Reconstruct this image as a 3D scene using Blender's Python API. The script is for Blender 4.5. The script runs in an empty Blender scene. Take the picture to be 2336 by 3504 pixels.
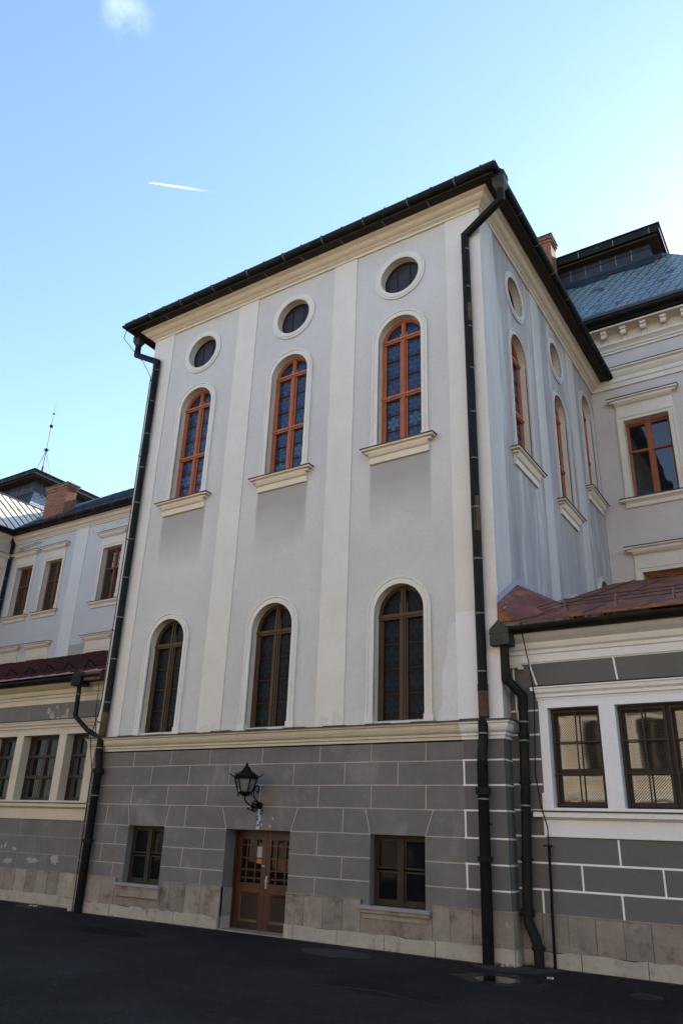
import bpy, bmesh, math, random
from mathutils import Vector, Matrix
from mathutils.geometry import delaunay_2d_cdt

random.seed(7)
S = bpy.context.scene
COL = S.collection
R_ = math.radians
GZ = -2.35                                   # courtyard level
SUN_EL, SUN_AZ = 30.5, 8.0                  # degrees; azimuth from +Y towards +X

# ------------------------------------------------------------------ camera
cam = bpy.data.cameras.new('camera')
cam_o = bpy.data.objects.new('camera', cam)
COL.objects.link(cam_o)
rx = Vector((0.84199462, 0.53851503, 0.03235141))
up = Vector((0.18439915, -0.34363564, 0.9208211))
bk = Vector((0.5069931, -0.76936084, -0.38864108))
M = Matrix((rx, up, bk)).transposed().to_4x4()
M.translation = Vector((4.7583639, -12.32153005, -0.56034738))
cam_o.matrix_world = M
cam.sensor_width = 36
cam.lens = 36 * 2581.32 / 3504
cam.clip_start = 0.1
cam.clip_end = 20000
S.camera = cam_o

# ------------------------------------------------------------------ world and sun
W = bpy.data.worlds.new('World')
S.world = W
W.use_nodes = True
nt = W.node_tree
nt.nodes.clear()
wo = nt.nodes.new('ShaderNodeOutputWorld')
bg = nt.nodes.new('ShaderNodeBackground')
bg.inputs['Strength'].default_value = 0.138
sky = nt.nodes.new('ShaderNodeTexSky')
sky.sky_type = 'NISHITA'
sky.sun_disc = False
sky.sun_elevation = R_(SUN_EL)
sky.sun_rotation = R_(SUN_AZ)
sky.air_density = 1.0
sky.dust_density = 0.15
sky.ozone_density = 1.6
# a thin wisp of cloud, part of the sky itself
tc = nt.nodes.new('ShaderNodeTexCoord')
nz = nt.nodes.new('ShaderNodeTexNoise')
nz.inputs['Scale'].default_value = 17
nz.inputs['Detail'].default_value = 8
nz.inputs['Roughness'].default_value = 0.62
nz.inputs['Distortion'].default_value = 0.25
dt = nt.nodes.new('ShaderNodeVectorMath'); dt.operation = 'DISTANCE'
dt.inputs[1].default_value = (-0.508, 0.312, 0.803)
mr = nt.nodes.new('ShaderNodeMapRange')
mr.inputs['From Min'].default_value = 0.036; mr.inputs['From Max'].default_value = 0.0
nr = nt.nodes.new('ShaderNodeMapRange')
nr.inputs['From Min'].default_value = 0.44; nr.inputs['From Max'].default_value = 1.4
ml = nt.nodes.new('ShaderNodeMath'); ml.operation = 'MULTIPLY'
mx = nt.nodes.new('ShaderNodeMix'); mx.data_type = 'RGBA'
mx.inputs['B'].default_value = (7.0, 7.6, 8.0, 1)
L = nt.links.new
L(tc.outputs['Generated'], nz.inputs['Vector'])
L(tc.outputs['Generated'], dt.inputs[0])
L(dt.outputs['Value'], mr.inputs['Value'])
L(nz.outputs['Fac'], nr.inputs['Value'])
L(mr.outputs['Result'], ml.inputs[0]); L(nr.outputs['Result'], ml.inputs[1])
L(ml.outputs[0], mx.inputs['Factor'])
L(sky.outputs['Color'], mx.inputs['A'])
L(mx.outputs['Result'], bg.inputs['Color'])
L(bg.outputs['Background'], wo.inputs['Surface'])

sl = bpy.data.lights.new('sun', 'SUN')
sl.energy = 5.0
sl.angle = R_(0.5)
sl.color = (1.0, 0.93, 0.82)
so = bpy.data.objects.new('sun', sl)
COL.objects.link(so)
sd = Vector((math.sin(R_(SUN_AZ)) * math.cos(R_(SUN_EL)), math.cos(R_(SUN_AZ)) * math.cos(R_(SUN_EL)), math.sin(R_(SUN_EL))))
so.rotation_euler = sd.to_track_quat('Z', 'Y').to_euler()
so.location = (-20, 60, 60)

S.view_settings.view_transform = 'Standard'
S.view_settings.look = 'None'
S.view_settings.exposure = 1.55
S.view_settings.gamma = 1.0

# ------------------------------------------------------------------ materials
def mat(name, col, rough=0.85, amt=0.12, scale=1.2, col2=None, streak=0.0, metal=0.0, bump=0.0, bscale=40, spec=0.3, thr=None, coords='Object'):
    m = bpy.data.materials.new(name)
    m.use_nodes = True
    t = m.node_tree
    b = t.nodes['Principled BSDF']
    b.inputs['Roughness'].default_value = rough
    b.inputs['Metallic'].default_value = metal
    b.inputs['Specular IOR Level'].default_value = spec
    k = t.links.new
    c = t.nodes.new('ShaderNodeTexCoord')
    mp = t.nodes.new('ShaderNodeMapping')
    k(c.outputs[coords], mp.inputs['Vector'])
    if streak:
        mp.inputs['Scale'].default_value = (1, 1, streak)
    n = t.nodes.new('ShaderNodeTexNoise')
    n.inputs['Scale'].default_value = scale
    n.inputs['Detail'].default_value = 7
    n.inputs['Roughness'].default_value = 0.62
    k(mp.outputs['Vector'], n.inputs['Vector'])
    r = t.nodes.new('ShaderNodeValToRGB')
    lo, hi = thr or (0.3, 0.7)
    r.color_ramp.elements[0].position = lo
    r.color_ramp.elements[1].position = hi
    c2 = col2 or tuple(min(1, x * (1 + amt)) for x in col)
    c1 = col if col2 else tuple(x * (1 - amt) for x in col)
    r.color_ramp.elements[0].color = (*c1, 1)
    r.color_ramp.elements[1].color = (*c2, 1)
    k(n.outputs['Fac'], r.inputs['Fac'])
    # fine grain over it
    n2 = t.nodes.new('ShaderNodeTexNoise')
    n2.inputs['Scale'].default_value = bscale
    n2.inputs['Detail'].default_value = 5
    k(c.outputs[coords], n2.inputs['Vector'])
    g = t.nodes.new('ShaderNodeMapRange')
    g.inputs['To Min'].default_value = 0.88
    g.inputs['To Max'].default_value = 1.12
    k(n2.outputs['Fac'], g.inputs['Value'])
    mu = t.nodes.new('ShaderNodeMix'); mu.data_type = 'RGBA'; mu.blend_type = 'MULTIPLY'
    mu.inputs['Factor'].default_value = 1
    k(r.outputs['Color'], mu.inputs['A']); k(g.outputs['Result'], mu.inputs['B'])
    k(mu.outputs['Result'], b.inputs['Base Color'])
    if bump:
        bp = t.nodes.new('ShaderNodeBump')
        bp.inputs['Strength'].default_value = bump
        bp.inputs['Distance'].default_value = 0.02
        k(n2.outputs['Fac'], bp.inputs['Height'])
        k(bp.outputs['Normal'], b.inputs['Normal'])
    return m

def overlay(m, col, scale, lo, hi, streak=(1, 1, 1), coords='Object', fac=1.0, detail=9):
    """stains with a shape of their own, laid over a material's colour"""
    t = m.node_tree; k = t.links.new
    b = t.nodes['Principled BSDF']
    src = b.inputs['Base Color'].links[0].from_socket
    c = t.nodes.new('ShaderNodeTexCoord')
    mp = t.nodes.new('ShaderNodeMapping'); mp.inputs['Scale'].default_value = streak
    mp.inputs['Location'].default_value = (scale * 1.7, 3.1, 7.7)
    n = t.nodes.new('ShaderNodeTexNoise'); n.inputs['Scale'].default_value = scale; n.inputs['Detail'].default_value = detail
    n.inputs['Roughness'].default_value = 0.65
    r = t.nodes.new('ShaderNodeMapRange'); r.inputs['From Min'].default_value = lo; r.inputs['From Max'].default_value = hi
    r.inputs['To Max'].default_value = fac
    x = t.nodes.new('ShaderNodeMix'); x.data_type = 'RGBA'
    x.inputs['B'].default_value = (*col, 1)
    k(c.outputs[coords], mp.inputs['Vector']); k(mp.outputs['Vector'], n.inputs['Vector'])
    k(n.outputs['Fac'], r.inputs['Value']); k(r.outputs['Result'], x.inputs['Factor'])
    k(src, x.inputs['A']); k(x.outputs['Result'], b.inputs['Base Color'])
    return m

plaster = mat('lilac grey plaster', (0.50, 0.502, 0.485), amt=0.06, scale=0.5, bump=0.15, bscale=25)
overlay(plaster, (0.555, 0.56, 0.55), 0.9, 0.55, 0.75, (1, 1, 0.35), fac=0.6)
overlay(plaster, (0.42, 0.425, 0.425), 0.6, 0.55, 0.75, (1, 1, 0.5), fac=0.5)
overlay(plaster, (0.40, 0.39, 0.375), 3.2, 0.60, 0.78, (1, 1, 0.05), fac=0.35)
overlay(plaster, (0.36, 0.34, 0.32), 14, 0.70, 0.76, (1, 1, 0.6), fac=0.4)
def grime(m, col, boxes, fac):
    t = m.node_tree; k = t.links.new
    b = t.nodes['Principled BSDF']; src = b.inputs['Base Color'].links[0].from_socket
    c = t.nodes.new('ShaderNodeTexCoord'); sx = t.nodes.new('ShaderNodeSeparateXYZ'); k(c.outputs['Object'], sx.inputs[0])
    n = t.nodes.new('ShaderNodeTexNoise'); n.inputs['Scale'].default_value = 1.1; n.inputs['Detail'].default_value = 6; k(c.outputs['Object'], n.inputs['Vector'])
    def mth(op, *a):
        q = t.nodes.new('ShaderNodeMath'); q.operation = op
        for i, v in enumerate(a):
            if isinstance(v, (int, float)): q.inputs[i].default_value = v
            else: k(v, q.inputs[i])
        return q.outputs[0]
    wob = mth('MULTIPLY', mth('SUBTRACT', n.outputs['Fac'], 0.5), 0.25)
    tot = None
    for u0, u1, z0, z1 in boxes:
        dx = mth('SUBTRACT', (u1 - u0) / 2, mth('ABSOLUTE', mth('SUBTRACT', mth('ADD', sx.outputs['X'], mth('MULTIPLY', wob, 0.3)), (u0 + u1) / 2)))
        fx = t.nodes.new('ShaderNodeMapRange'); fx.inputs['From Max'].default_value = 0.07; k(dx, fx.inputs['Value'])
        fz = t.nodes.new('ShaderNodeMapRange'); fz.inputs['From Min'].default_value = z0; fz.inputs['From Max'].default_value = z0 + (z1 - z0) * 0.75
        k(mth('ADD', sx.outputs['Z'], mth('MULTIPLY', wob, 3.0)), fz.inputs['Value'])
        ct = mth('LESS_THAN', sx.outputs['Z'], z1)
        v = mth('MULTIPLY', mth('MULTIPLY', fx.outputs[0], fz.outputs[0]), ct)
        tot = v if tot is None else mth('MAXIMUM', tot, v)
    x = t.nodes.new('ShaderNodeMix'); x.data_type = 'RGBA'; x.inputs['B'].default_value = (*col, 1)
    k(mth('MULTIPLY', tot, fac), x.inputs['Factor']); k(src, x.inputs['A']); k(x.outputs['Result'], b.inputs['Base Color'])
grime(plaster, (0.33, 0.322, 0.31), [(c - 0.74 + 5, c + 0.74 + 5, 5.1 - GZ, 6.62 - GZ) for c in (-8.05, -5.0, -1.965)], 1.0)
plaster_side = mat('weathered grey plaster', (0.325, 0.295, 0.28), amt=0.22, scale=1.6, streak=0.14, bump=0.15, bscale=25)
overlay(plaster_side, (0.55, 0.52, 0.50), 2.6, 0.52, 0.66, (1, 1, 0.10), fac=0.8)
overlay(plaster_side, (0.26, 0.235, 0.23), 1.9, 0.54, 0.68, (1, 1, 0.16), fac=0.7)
plaster_rear = mat('warm grey plaster', (0.51, 0.45, 0.40), amt=0.08, scale=0.7, bump=0.15, bscale=25)
overlay(plaster_rear, (0.58, 0.51, 0.455), 1.1, 0.58, 0.72, (1, 1, 0.6), fac=0.4)
cream = mat('cream limewash', (0.62, 0.555, 0.455), amt=0.06, scale=1.4, bump=0.1, bscale=30)
overlay(cream, (0.46, 0.39, 0.29), 2.6, 0.58, 0.78, (1, 1, 0.3), fac=0.5)
overlay(cream, (0.30, 0.26, 0.20), 7, 0.62, 0.76, (1, 1, 0.1), fac=0.4)
cream_dull = mat('dull cream limewash', (0.50, 0.455, 0.365), amt=0.08, scale=1.6, bump=0.1, bscale=30)
overlay(cream_dull, (0.34, 0.30, 0.23), 2.2, 0.58, 0.78, (1, 1, 0.4), fac=0.6)
pale = mat('pale off-white limewash', (0.60, 0.59, 0.55), amt=0.05, scale=1.1, bump=0.1, bscale=30)
overlay(pale, (0.50, 0.475, 0.42), 1.6, 0.56, 0.76, (1, 1, 0.25), fac=0.5)
overlay(pale, (0.40, 0.37, 0.32), 5, 0.64, 0.78, (1, 1, 0.06), fac=0.4)
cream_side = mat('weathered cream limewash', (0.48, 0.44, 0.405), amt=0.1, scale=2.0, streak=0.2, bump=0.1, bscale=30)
white_new = mat('fresh white paint', (0.655, 0.655, 0.675), amt=0.03, scale=0.8, bump=0.05, bscale=30)
base_old = mat('faded dark grey render', (0.139, 0.133, 0.130), amt=0.14, scale=1.3, bump=0.2, bscale=25)
overlay(base_old, (0.25, 0.235, 0.232), 1.7, 0.57, 0.72, (1, 1, 0.7), fac=0.55)
overlay(base_old, (0.095, 0.088, 0.088), 0.8, 0.55, 0.7, (1, 1, 1.4), fac=0.5)
base_new = mat('fresh dark grey paint', (0.112, 0.109, 0.107), amt=0.06, scale=1.0, bump=0.1, bscale=25)
joint_old = mat('cream joint line', (0.36, 0.315, 0.27), amt=0.15, scale=5)
joint_new = mat('white joint line', (0.70, 0.70, 0.70), amt=0.05, scale=5)
stone = mat('stained limestone slab', (0.24, 0.215, 0.185), amt=0.22, scale=1.8, rough=0.9, bump=0.3, bscale=18)
overlay(stone, (0.12, 0.09, 0.07), 2.3, 0.53, 0.68, fac=0.8)
overlay(stone, (0.40, 0.37, 0.33), 3.3, 0.62, 0.72, fac=0.5)
stone_low = mat('pale broken limestone', (0.33, 0.305, 0.27), amt=0.15, scale=2.5, rough=0.9, bump=0.4, bscale=16)
overlay(stone_low, (0.15, 0.125, 0.10), 3.1, 0.56, 0.68, fac=0.8)
overlay(stone_low, (0.10, 0.085, 0.065), 16, 0.62, 0.70, fac=0.7)
metal_dark = mat('dark painted sheet metal', (0.009, 0.010, 0.009), rough=0.6, amt=0.35, scale=3, spec=0.12)
overlay(metal_dark, (0.030, 0.030, 0.027), 4.5, 0.56, 0.70, (1, 1, 0.12), fac=0.7)
overlay(metal_dark, (0.045, 0.029, 0.014), 2.2, 0.6, 0.75, (1, 1, 0.4), fac=0.5)
metal_seam = mat('pale solder seam', (0.16, 0.16, 0.14), rough=0.6, amt=0.2, scale=6)
metal_rust = mat('rusty brown pipe', (0.075, 0.042, 0.020), rough=0.7, amt=0.35, scale=5)
metal_copper = mat('bright copper end', (0.30, 0.12, 0.06), rough=0.45, amt=0.2, scale=6)
iron = mat('black cast iron', (0.006, 0.0055, 0.005), rough=0.7, amt=0.4, scale=6, spec=0.1)
overlay(iron, (0.022, 0.012, 0.006), 2.4, 0.56, 0.72, (1, 1, 0.4), fac=0.6)
flash = mat('dark sheet flashing', (0.05, 0.05, 0.048), rough=0.6, amt=0.3, scale=4)
soffit = mat('dark brown boarding', (0.030, 0.021, 0.015), rough=0.8, amt=0.3, scale=4)
roof_dark = mat('dark standing seam roof', (0.035, 0.04, 0.045), rough=0.5, amt=0.25, scale=2)
roof_red = mat('rusty red sheet roof', (0.135, 0.044, 0.03), rough=0.6, amt=0.25, scale=1.5, spec=0.2)
overlay(roof_red, (0.24, 0.10, 0.035), 2.3, 0.50, 0.58, (1, 0.5, 1), fac=0.8)
overlay(roof_red, (0.05, 0.022, 0.018), 1.1, 0.54, 0.7, (1, 0.5, 1), fac=0.6)
overlay(roof_red, (0.20, 0.13, 0.115), 2.4, 0.56, 0.7, (1, 0.4, 1), fac=0.5)
roof_seam = mat('dark maroon seam', (0.075, 0.027, 0.022), rough=0.5, amt=0.3, scale=4)
roof_maroon = mat('maroon sheet roof', (0.17, 0.060, 0.046), rough=0.36, amt=0.28, scale=1.5, spec=0.6)
roof_pale = mat('pale galvanised roof', (0.74, 0.64, 0.48), rough=0.45, amt=0.1, scale=1.2)
overlay(roof_pale, (0.70, 0.38, 0.17), 0.35, 0.5, 0.62, fac=0.55)
clad_and_shade = mat('dark blue cladding and shaded tiles', (0.018, 0.022, 0.034), rough=0.5, amt=0.3, scale=3)
wood_orange = mat('terracotta painted timber', (0.34, 0.115, 0.055), rough=0.6, amt=0.15, scale=6)
wood_rear = mat('orange brown timber', (0.27, 0.082, 0.026), rough=0.55, amt=0.2, scale=6)
wood_dark = mat('dark brown timber', (0.066, 0.041, 0.020), rough=0.6, amt=0.25, scale=6, streak=0.2)
wood_base = mat('dim brown timber', (0.028, 0.019, 0.011), rough=0.65, amt=0.3, scale=6, streak=0.2)
wood_black = mat('black brown timber', (0.032, 0.021, 0.016), rough=0.55, amt=0.3, scale=6)
wood_door = mat('red brown varnished door', (0.046, 0.013, 0.0055), rough=0.42, amt=0.35, scale=5, streak=0.12, spec=0.4)
wood_panel = mat('worn brown door panel', (0.019, 0.010, 0.007), rough=0.6, amt=0.4, scale=4, streak=0.12)
curtain = mat('grey curtain cloth', (0.10, 0.095, 0.08), rough=0.9, amt=0.3, scale=3, streak=0.05)
paper = mat('white paper', (0.33, 0.33, 0.33), amt=0.05)
paper_orange = mat('orange paper', (0.45, 0.16, 0.03), amt=0.1)
steel = mat('worn steel', (0.35, 0.34, 0.33), rough=0.35, metal=0.8, amt=0.1)
blue_paint = mat('blue paint splash', (0.03, 0.08, 0.22), amt=0.2, scale=8)
white_patch = mat('bare white plaster', (0.42, 0.40, 0.37), amt=0.1, scale=6)
tan_patch = mat('bare tan plaster', (0.36, 0.29, 0.20), amt=0.3, scale=5)
lead = mat('grey lead flashing', (0.26, 0.29, 0.33), rough=0.5, amt=0.2, scale=4)
moss = mat('green moss', (0.05, 0.075, 0.02), amt=0.4, scale=12)
contrail_m = None

def glass(name, col, rough=0.03, ior=1.6, amt=0.3, scale=2.0, wavy=0.02):
    m = mat(name, col, rough=rough, amt=amt, scale=scale, spec=0.5)
    t = m.node_tree
    b = t.nodes['Principled BSDF']
    b.inputs['IOR'].default_value = ior
    n = t.nodes.new('ShaderNodeTexNoise'); n.inputs['Scale'].default_value = 2.2; n.inputs['Detail'].default_value = 1
    c = t.nodes.new('ShaderNodeTexCoord')
    bp = t.nodes.new('ShaderNodeBump'); bp.inputs['Strength'].default_value = 1.0; bp.inputs['Distance'].default_value = wavy
    t.links.new(c.outputs['Object'], n.inputs['Vector'])
    t.links.new(n.outputs['Fac'], bp.inputs['Height']); t.links.new(bp.outputs['Normal'], b.inputs['Normal'])
    return m
pane_dark = glass('dark window glass', (0.006, 0.007, 0.009), rough=0.06, ior=1.16, wavy=0.004)
pane_room = glass('window glass', (0.012, 0.011, 0.011), ior=1.7, wavy=0.004)
pane_annex = glass('mirroring window glass', (0.02, 0.018, 0.015), ior=2.4, wavy=0.0012)
glass_ground = glass('stained glass brown ground', (0.022, 0.018, 0.020), rough=0.25, ior=1.4, scale=6)
glass_blue = glass('stained glass blue', (0.010, 0.035, 0.105), rough=0.12, ior=1.5, scale=5)
glass_pale = glass('stained glass pale blue', (0.025, 0.085, 0.19), rough=0.12, ior=1.5, scale=5)
glass_dim = glass('dim stained glass', (0.0075, 0.0075, 0.009), rough=0.25, ior=1.15, scale=4)
glass_round = glass('dusty round pane', (0.030, 0.028, 0.036), rough=0.35, ior=1.3, scale=6)
glass_dimblue = glass('dim blue stained glass', (0.006, 0.016, 0.026), rough=0.25, ior=1.15, scale=4)
pane_door = glass('dark door glass', (0.006, 0.006, 0.006), ior=1.22, wavy=0.003)
frosted = glass('frosted lantern glass', (0.14, 0.14, 0.135), rough=0.3, ior=1.45, scale=4)
came = mat('lead came', (0.006, 0.006, 0.007), rough=0.6)

def brick_mat():
    m = mat('red brick', (0.22, 0.085, 0.05), amt=0.35, scale=9, rough=0.9, bump=0.3, bscale=30)
    t = m.node_tree; k = t.links.new
    b = t.nodes['Principled BSDF']
    src = b.inputs['Base Color'].links[0].from_socket
    c = t.nodes.new('ShaderNodeTexCoord')
    sx = t.nodes.new('ShaderNodeSeparateXYZ'); k(c.outputs['Object'], sx.inputs[0])
    ad = t.nodes.new('ShaderNodeMath'); k(sx.outputs['X'], ad.inputs[0]); k(sx.outputs['Y'], ad.inputs[1])
    cb = t.nodes.new('ShaderNodeCombineXYZ'); k(ad.outputs[0], cb.inputs['X']); k(sx.outputs['Z'], cb.inputs['Y'])
    bt = t.nodes.new('ShaderNodeTexBrick')
    bt.inputs['Scale'].default_value = 1.0
    bt.inputs['Brick Width'].default_value = 0.27
    bt.inputs['Row Height'].default_value = 0.085
    bt.inputs['Mortar Size'].default_value = 0.009
    bt.inputs['Color1'].default_value = (1, 1, 1, 1)
    bt.inputs['Color2'].default_value = (0.62, 0.62, 0.62, 1)
    bt.inputs['Mortar'].default_value = (0.9, 1.3, 1.6, 1)
    k(cb.outputs[0], bt.inputs['Vector'])
    x = t.nodes.new('ShaderNodeMix'); x.data_type = 'RGBA'; x.blend_type = 'MULTIPLY'; x.inputs['Factor'].default_value = 1
    k(src, x.inputs['A']); k(bt.outputs['Color'], x.inputs['B']); k(x.outputs['Result'], b.inputs['Base Color'])
    overlay(m, (0.05, 0.035, 0.03), 1.7, 0.58, 0.74, fac=0.7)
    return m
brick = brick_mat()

def shingle_mat(name, col, line, seam):
    """diamond shingles: two sets of slanting edges, level edges, and pale vertical ribs"""
    m = mat(name, col, rough=0.42, amt=0.16, scale=1.4, spec=0.5)
    t = m.node_tree; k = t.links.new
    b = t.nodes['Principled BSDF']
    c = t.nodes.new('ShaderNodeTexCoord')
    sx = t.nodes.new('ShaderNodeSeparateXYZ'); k(c.outputs['Object'], sx.inputs[0])
    def mth(op, a, bb):
        n = t.nodes.new('ShaderNodeMath'); n.operation = op
        for i, v in enumerate((a, bb)):
            if v is None: continue
            if isinstance(v, (int, float)): n.inputs[i].default_value = v
            else: k(v, n.inputs[i])
        return n.outputs[0]
    u = mth('ADD', sx.outputs['X'], sx.outputs['Y'])
    z = sx.outputs['Z']
    def lines(v, period, w):
        f = mth('FRACT', mth('DIVIDE', v, period), None)
        return mth('LESS_THAN', f, w / period)
    slant = mth('SUBTRACT', mth('MULTIPLY', z, 1.15), u)
    slant2 = mth('ADD', z, mth('MULTIPLY', u, 0.0))
    a1 = lines(slant, 0.36, 0.06)
    a2 = lines(slant2, 0.235, 0.045)
    v1 = lines(sx.outputs['X'], 0.36, 0.03)
    x0 = mth('MAXIMUM', a1, a2)
    src = b.inputs['Base Color'].links[0].from_socket
    p = t.nodes.new('ShaderNodeMix'); p.data_type = 'RGBA'; p.inputs['B'].default_value = (*line, 1)
    k(x0, p.inputs['Factor']); k(src, p.inputs['A'])
    q = t.nodes.new('ShaderNodeMix'); q.data_type = 'RGBA'; q.inputs['B'].default_value = (*seam, 1)
    k(v1, q.inputs['Factor']); k(p.outputs['Result'], q.inputs['A'])
    k(q.outputs['Result'], b.inputs['Base Color'])
    overlay(m, (0.012, 0.018, 0.035), 1.9, 0.585, 0.61, (1, 1, 1), fac=0.95)
    return m
shingle = shingle_mat('blue grey diamond shingles', (0.125, 0.175, 0.195), (0.014, 0.02, 0.026), (0.11, 0.09, 0.045))

# ------------------------------------------------------------------ mesh helpers
class Frame:
    """a facade: u runs along it, d points outwards, z is up"""
    def __init__(s, o, u, n):
        s.o = Vector(o); s.u = Vector(u); s.n = Vector(n)
    def __call__(s, u, d, z):
        v = s.o + s.u * u + s.n * d
        return Vector((v.x, v.y, v.z + z))
    def at(s, dd):
        return Frame(s.o + s.n * dd, s.u, s.n)

class MB:
    def __init__(s):
        s.v = []; s.f = []; s.m = []
    def quad(s, pts, mi=0):
        i = len(s.v); s.v += [Vector(p) for p in pts]
        s.f.append(tuple(range(i, i + len(pts)))); s.m.append(mi)
    def hexa(s, c, mi=0):                     # 8 corners: bottom loop, top loop
        i = len(s.v); s.v += [Vector(p) for p in c]
        for f in ((0, 1, 2, 3), (7, 6, 5, 4), (0, 4, 5, 1), (1, 5, 6, 2), (2, 6, 7, 3), (3, 7, 4, 0)):
            s.f.append(tuple(i + k for k in f)); s.m.append(mi)
    def box(s, a, b, mi=0):
        (x0, y0, z0), (x1, y1, z1) = a, b
        s.hexa([(x0, y0, z0), (x1, y0, z0), (x1, y1, z0), (x0, y1, z0), (x0, y0, z1), (x1, y0, z1), (x1, y1, z1), (x0, y1, z1)], mi)
    def bar(s, F, u0, u1, z0, z1, d0, d1, mi=0):
        s.hexa([F(u0, d0, z0), F(u1, d0, z0), F(u1, d1, z0), F(u0, d1, z0), F(u0, d0, z1), F(u1, d0, z1), F(u1, d1, z1), F(u0, d1, z1)], mi)
    def slab(s, F, poly, d0, d1, mi=0):       # convex or mild polygon, thickened
        n = len(poly); i = len(s.v)
        s.v += [F(u, d0, z) for u, z in poly] + [F(u, d1, z) for u, z in poly]
        s.f.append(tuple(range(i, i + n))); s.m.append(mi)
        s.f.append(tuple(range(i + 2 * n - 1, i + n - 1, -1))); s.m.append(mi)
        for k in range(n):
            j = (k + 1) % n
            s.f.append((i + k, i + j, i + n + j, i + n + k)); s.m.append(mi)
    def plate(s, F, outer, holes=(), d=0.0, mi=0):
        pts = []; edges = []
        for loop in [outer] + list(holes):
            a = len(pts); pts += [Vector(p) for p in loop]
            edges += [(a + k, a + (k + 1) % len(loop)) for k in range(len(loop))]
        vs, es, fs, *_ = delaunay_2d_cdt(pts, edges, [], 1, 1e-5)
        def inside(p, poly):
            c = False; n = len(poly)
            for a in range(n):
                (x0, y0), (x1, y1) = poly[a], poly[(a + 1) % n]
                if (y0 > p[1]) != (y1 > p[1]) and p[0] < (x1 - x0) * (p[1] - y0) / (y1 - y0) + x0: c = not c
            return c
        i = len(s.v); s.v += [F(p.x, d, p.y) for p in vs]
        for f in fs:
            cx = sum(vs[k].x for k in f) / len(f); cz = sum(vs[k].y for k in f) / len(f)
            if not inside((cx, cz), outer) or any(inside((cx, cz), h) for h in holes): continue
            s.f.append(tuple(i + k for k in f)); s.m.append(mi)
    def reveal(s, F, loop, d0, d1, mi=0, closed=True):
        n = len(loop); i = len(s.v)
        s.v += [F(u, d0, z) for u, z in loop] + [F(u, d1, z) for u, z in loop]
        for k in range(n if closed else n - 1):
            j = (k + 1) % n
            s.f.append((i + k, i + j, i + n + j, i + n + k)); s.m.append(mi)
    def ring(s, F, a, b, prof, closed=False, mi=0):
        """strip between paths a (inner) and b (outer); prof = [(t, d)]"""
        n = len(a); p = len(prof); i = len(s.v)
        for (ua, za), (ub, zb) in zip(a, b):
            for t, d in prof:
                s.v.append(F(ua + (ub - ua) * t, d, za + (zb - za) * t))
        for k in range(n if closed else n - 1):
            j = (k + 1) % n
            for q in range(p - 1):
                s.f.append((i + k * p + q, i + j * p + q, i + j * p + q + 1, i + k * p + q + 1)); s.m.append(mi)
        if not closed:
            s.f.append(tuple(i + q for q in range(p))); s.m.append(mi)
            s.f.append(tuple(i + (n - 1) * p + q for q in reversed(range(p)))); s.m.append(mi)
    def sweep(s, path, prof, mi=0, closed_prof=True, caps=True, z0=0.0):
        """mitred moulding round an XY path; outward is to the right of travel"""
        P = [Vector(p) for p in path]; n = len(P); off = []
        for k in range(n):
            ns = []
            for a, b in ((k - 1, k), (k, k + 1)):
                if 0 <= a and b < n:
                    t = (P[b] - P[a]).normalized(); ns.append(Vector((t.y, -t.x)))
            off.append(ns[0] if len(ns) == 1 else (ns[0] + ns[1]) / (1 + ns[0].dot(ns[1])))
        p = len(prof); i = len(s.v)
        for k in range(n):
            for d, z in prof:
                q = P[k] + off[k] * d
                s.v.append(Vector((q.x, q.y, z + z0)))
        for k in range(n - 1):
            for q in range(p if closed_prof else p - 1):
                w = (q + 1) % p
                s.f.append((i + k * p + q, i + (k + 1) * p + q, i + (k + 1) * p + w, i + k * p + w)); s.m.append(mi)
        if caps and closed_prof:
            s.f.append(tuple(i + q for q in range(p))); s.m.append(mi)
            s.f.append(tuple(i + (n - 1) * p + q for q in reversed(range(p)))); s.m.append(mi)
    def tube(s, pts, r, n=12, mi=0, caps=True):
        P = [Vector(p) for p in pts]
        rs = r if isinstance(r, (list, tuple)) else [r] * len(P)
        i = len(s.v); t0 = None
        for k, p in enumerate(P):
            if k == 0: t = P[1] - P[0]
            elif k == len(P) - 1: t = P[-1] - P[-2]
            else: t = (P[k] - P[k - 1]).normalized() + (P[k + 1] - P[k]).normalized()
            t.normalize()
            if t0 is None:
                ref = Vector((0, 0, 1)) if abs(t.z) < 0.9 else Vector((1, 0, 0))
                a = t.cross(ref).normalized()
            else:
                a = (a - t * a.dot(t)).normalized()
            t0 = t; b = t.cross(a)
            sc = 1.0
            if 0 < k < len(P) - 1:
                cs = (P[k] - P[k - 1]).normalized().dot((P[k + 1] - P[k]).normalized())
                sc = 1.0 / max(0.6, math.sqrt((1 + cs) / 2)) if cs > -0.9 else 1.0
                sc = min(sc, 1.15)
            for q in range(n):
                an = 2 * math.pi * q / n
                s.v.append(p + (a * math.cos(an) + b * math.sin(an)) * rs[k] * sc)
        for k in range(len(P) - 1):
            for q in range(n):
                w = (q + 1) % n
                s.f.append((i + k * n + q, i + k * n + w, i + (k + 1) * n + w, i + (k + 1) * n + q)); s.m.append(mi)
        if caps:
            s.f.append(tuple(i + q for q in reversed(range(n)))); s.m.append(mi)
            e = i + (len(P) - 1) * n
            s.f.append(tuple(e + q for q in range(n))); s.m.append(mi)
    def lathe(s, c, prof, n=16, mi=0, rot=0.0):
        c = Vector(c); i = len(s.v); p = len(prof)
        for q in range(n):
            an = rot + 2 * math.pi * q / n
            for r, z in prof:
                s.v.append(c + Vector((r * math.cos(an), r * math.sin(an), z)))
        for q in range(n):
            w = (q + 1) % n
            for k in range(p - 1):
                s.f.append((i + q * p + k, i + w * p + k, i + w * p + k + 1, i + q * p + k + 1)); s.m.append(mi)
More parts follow.
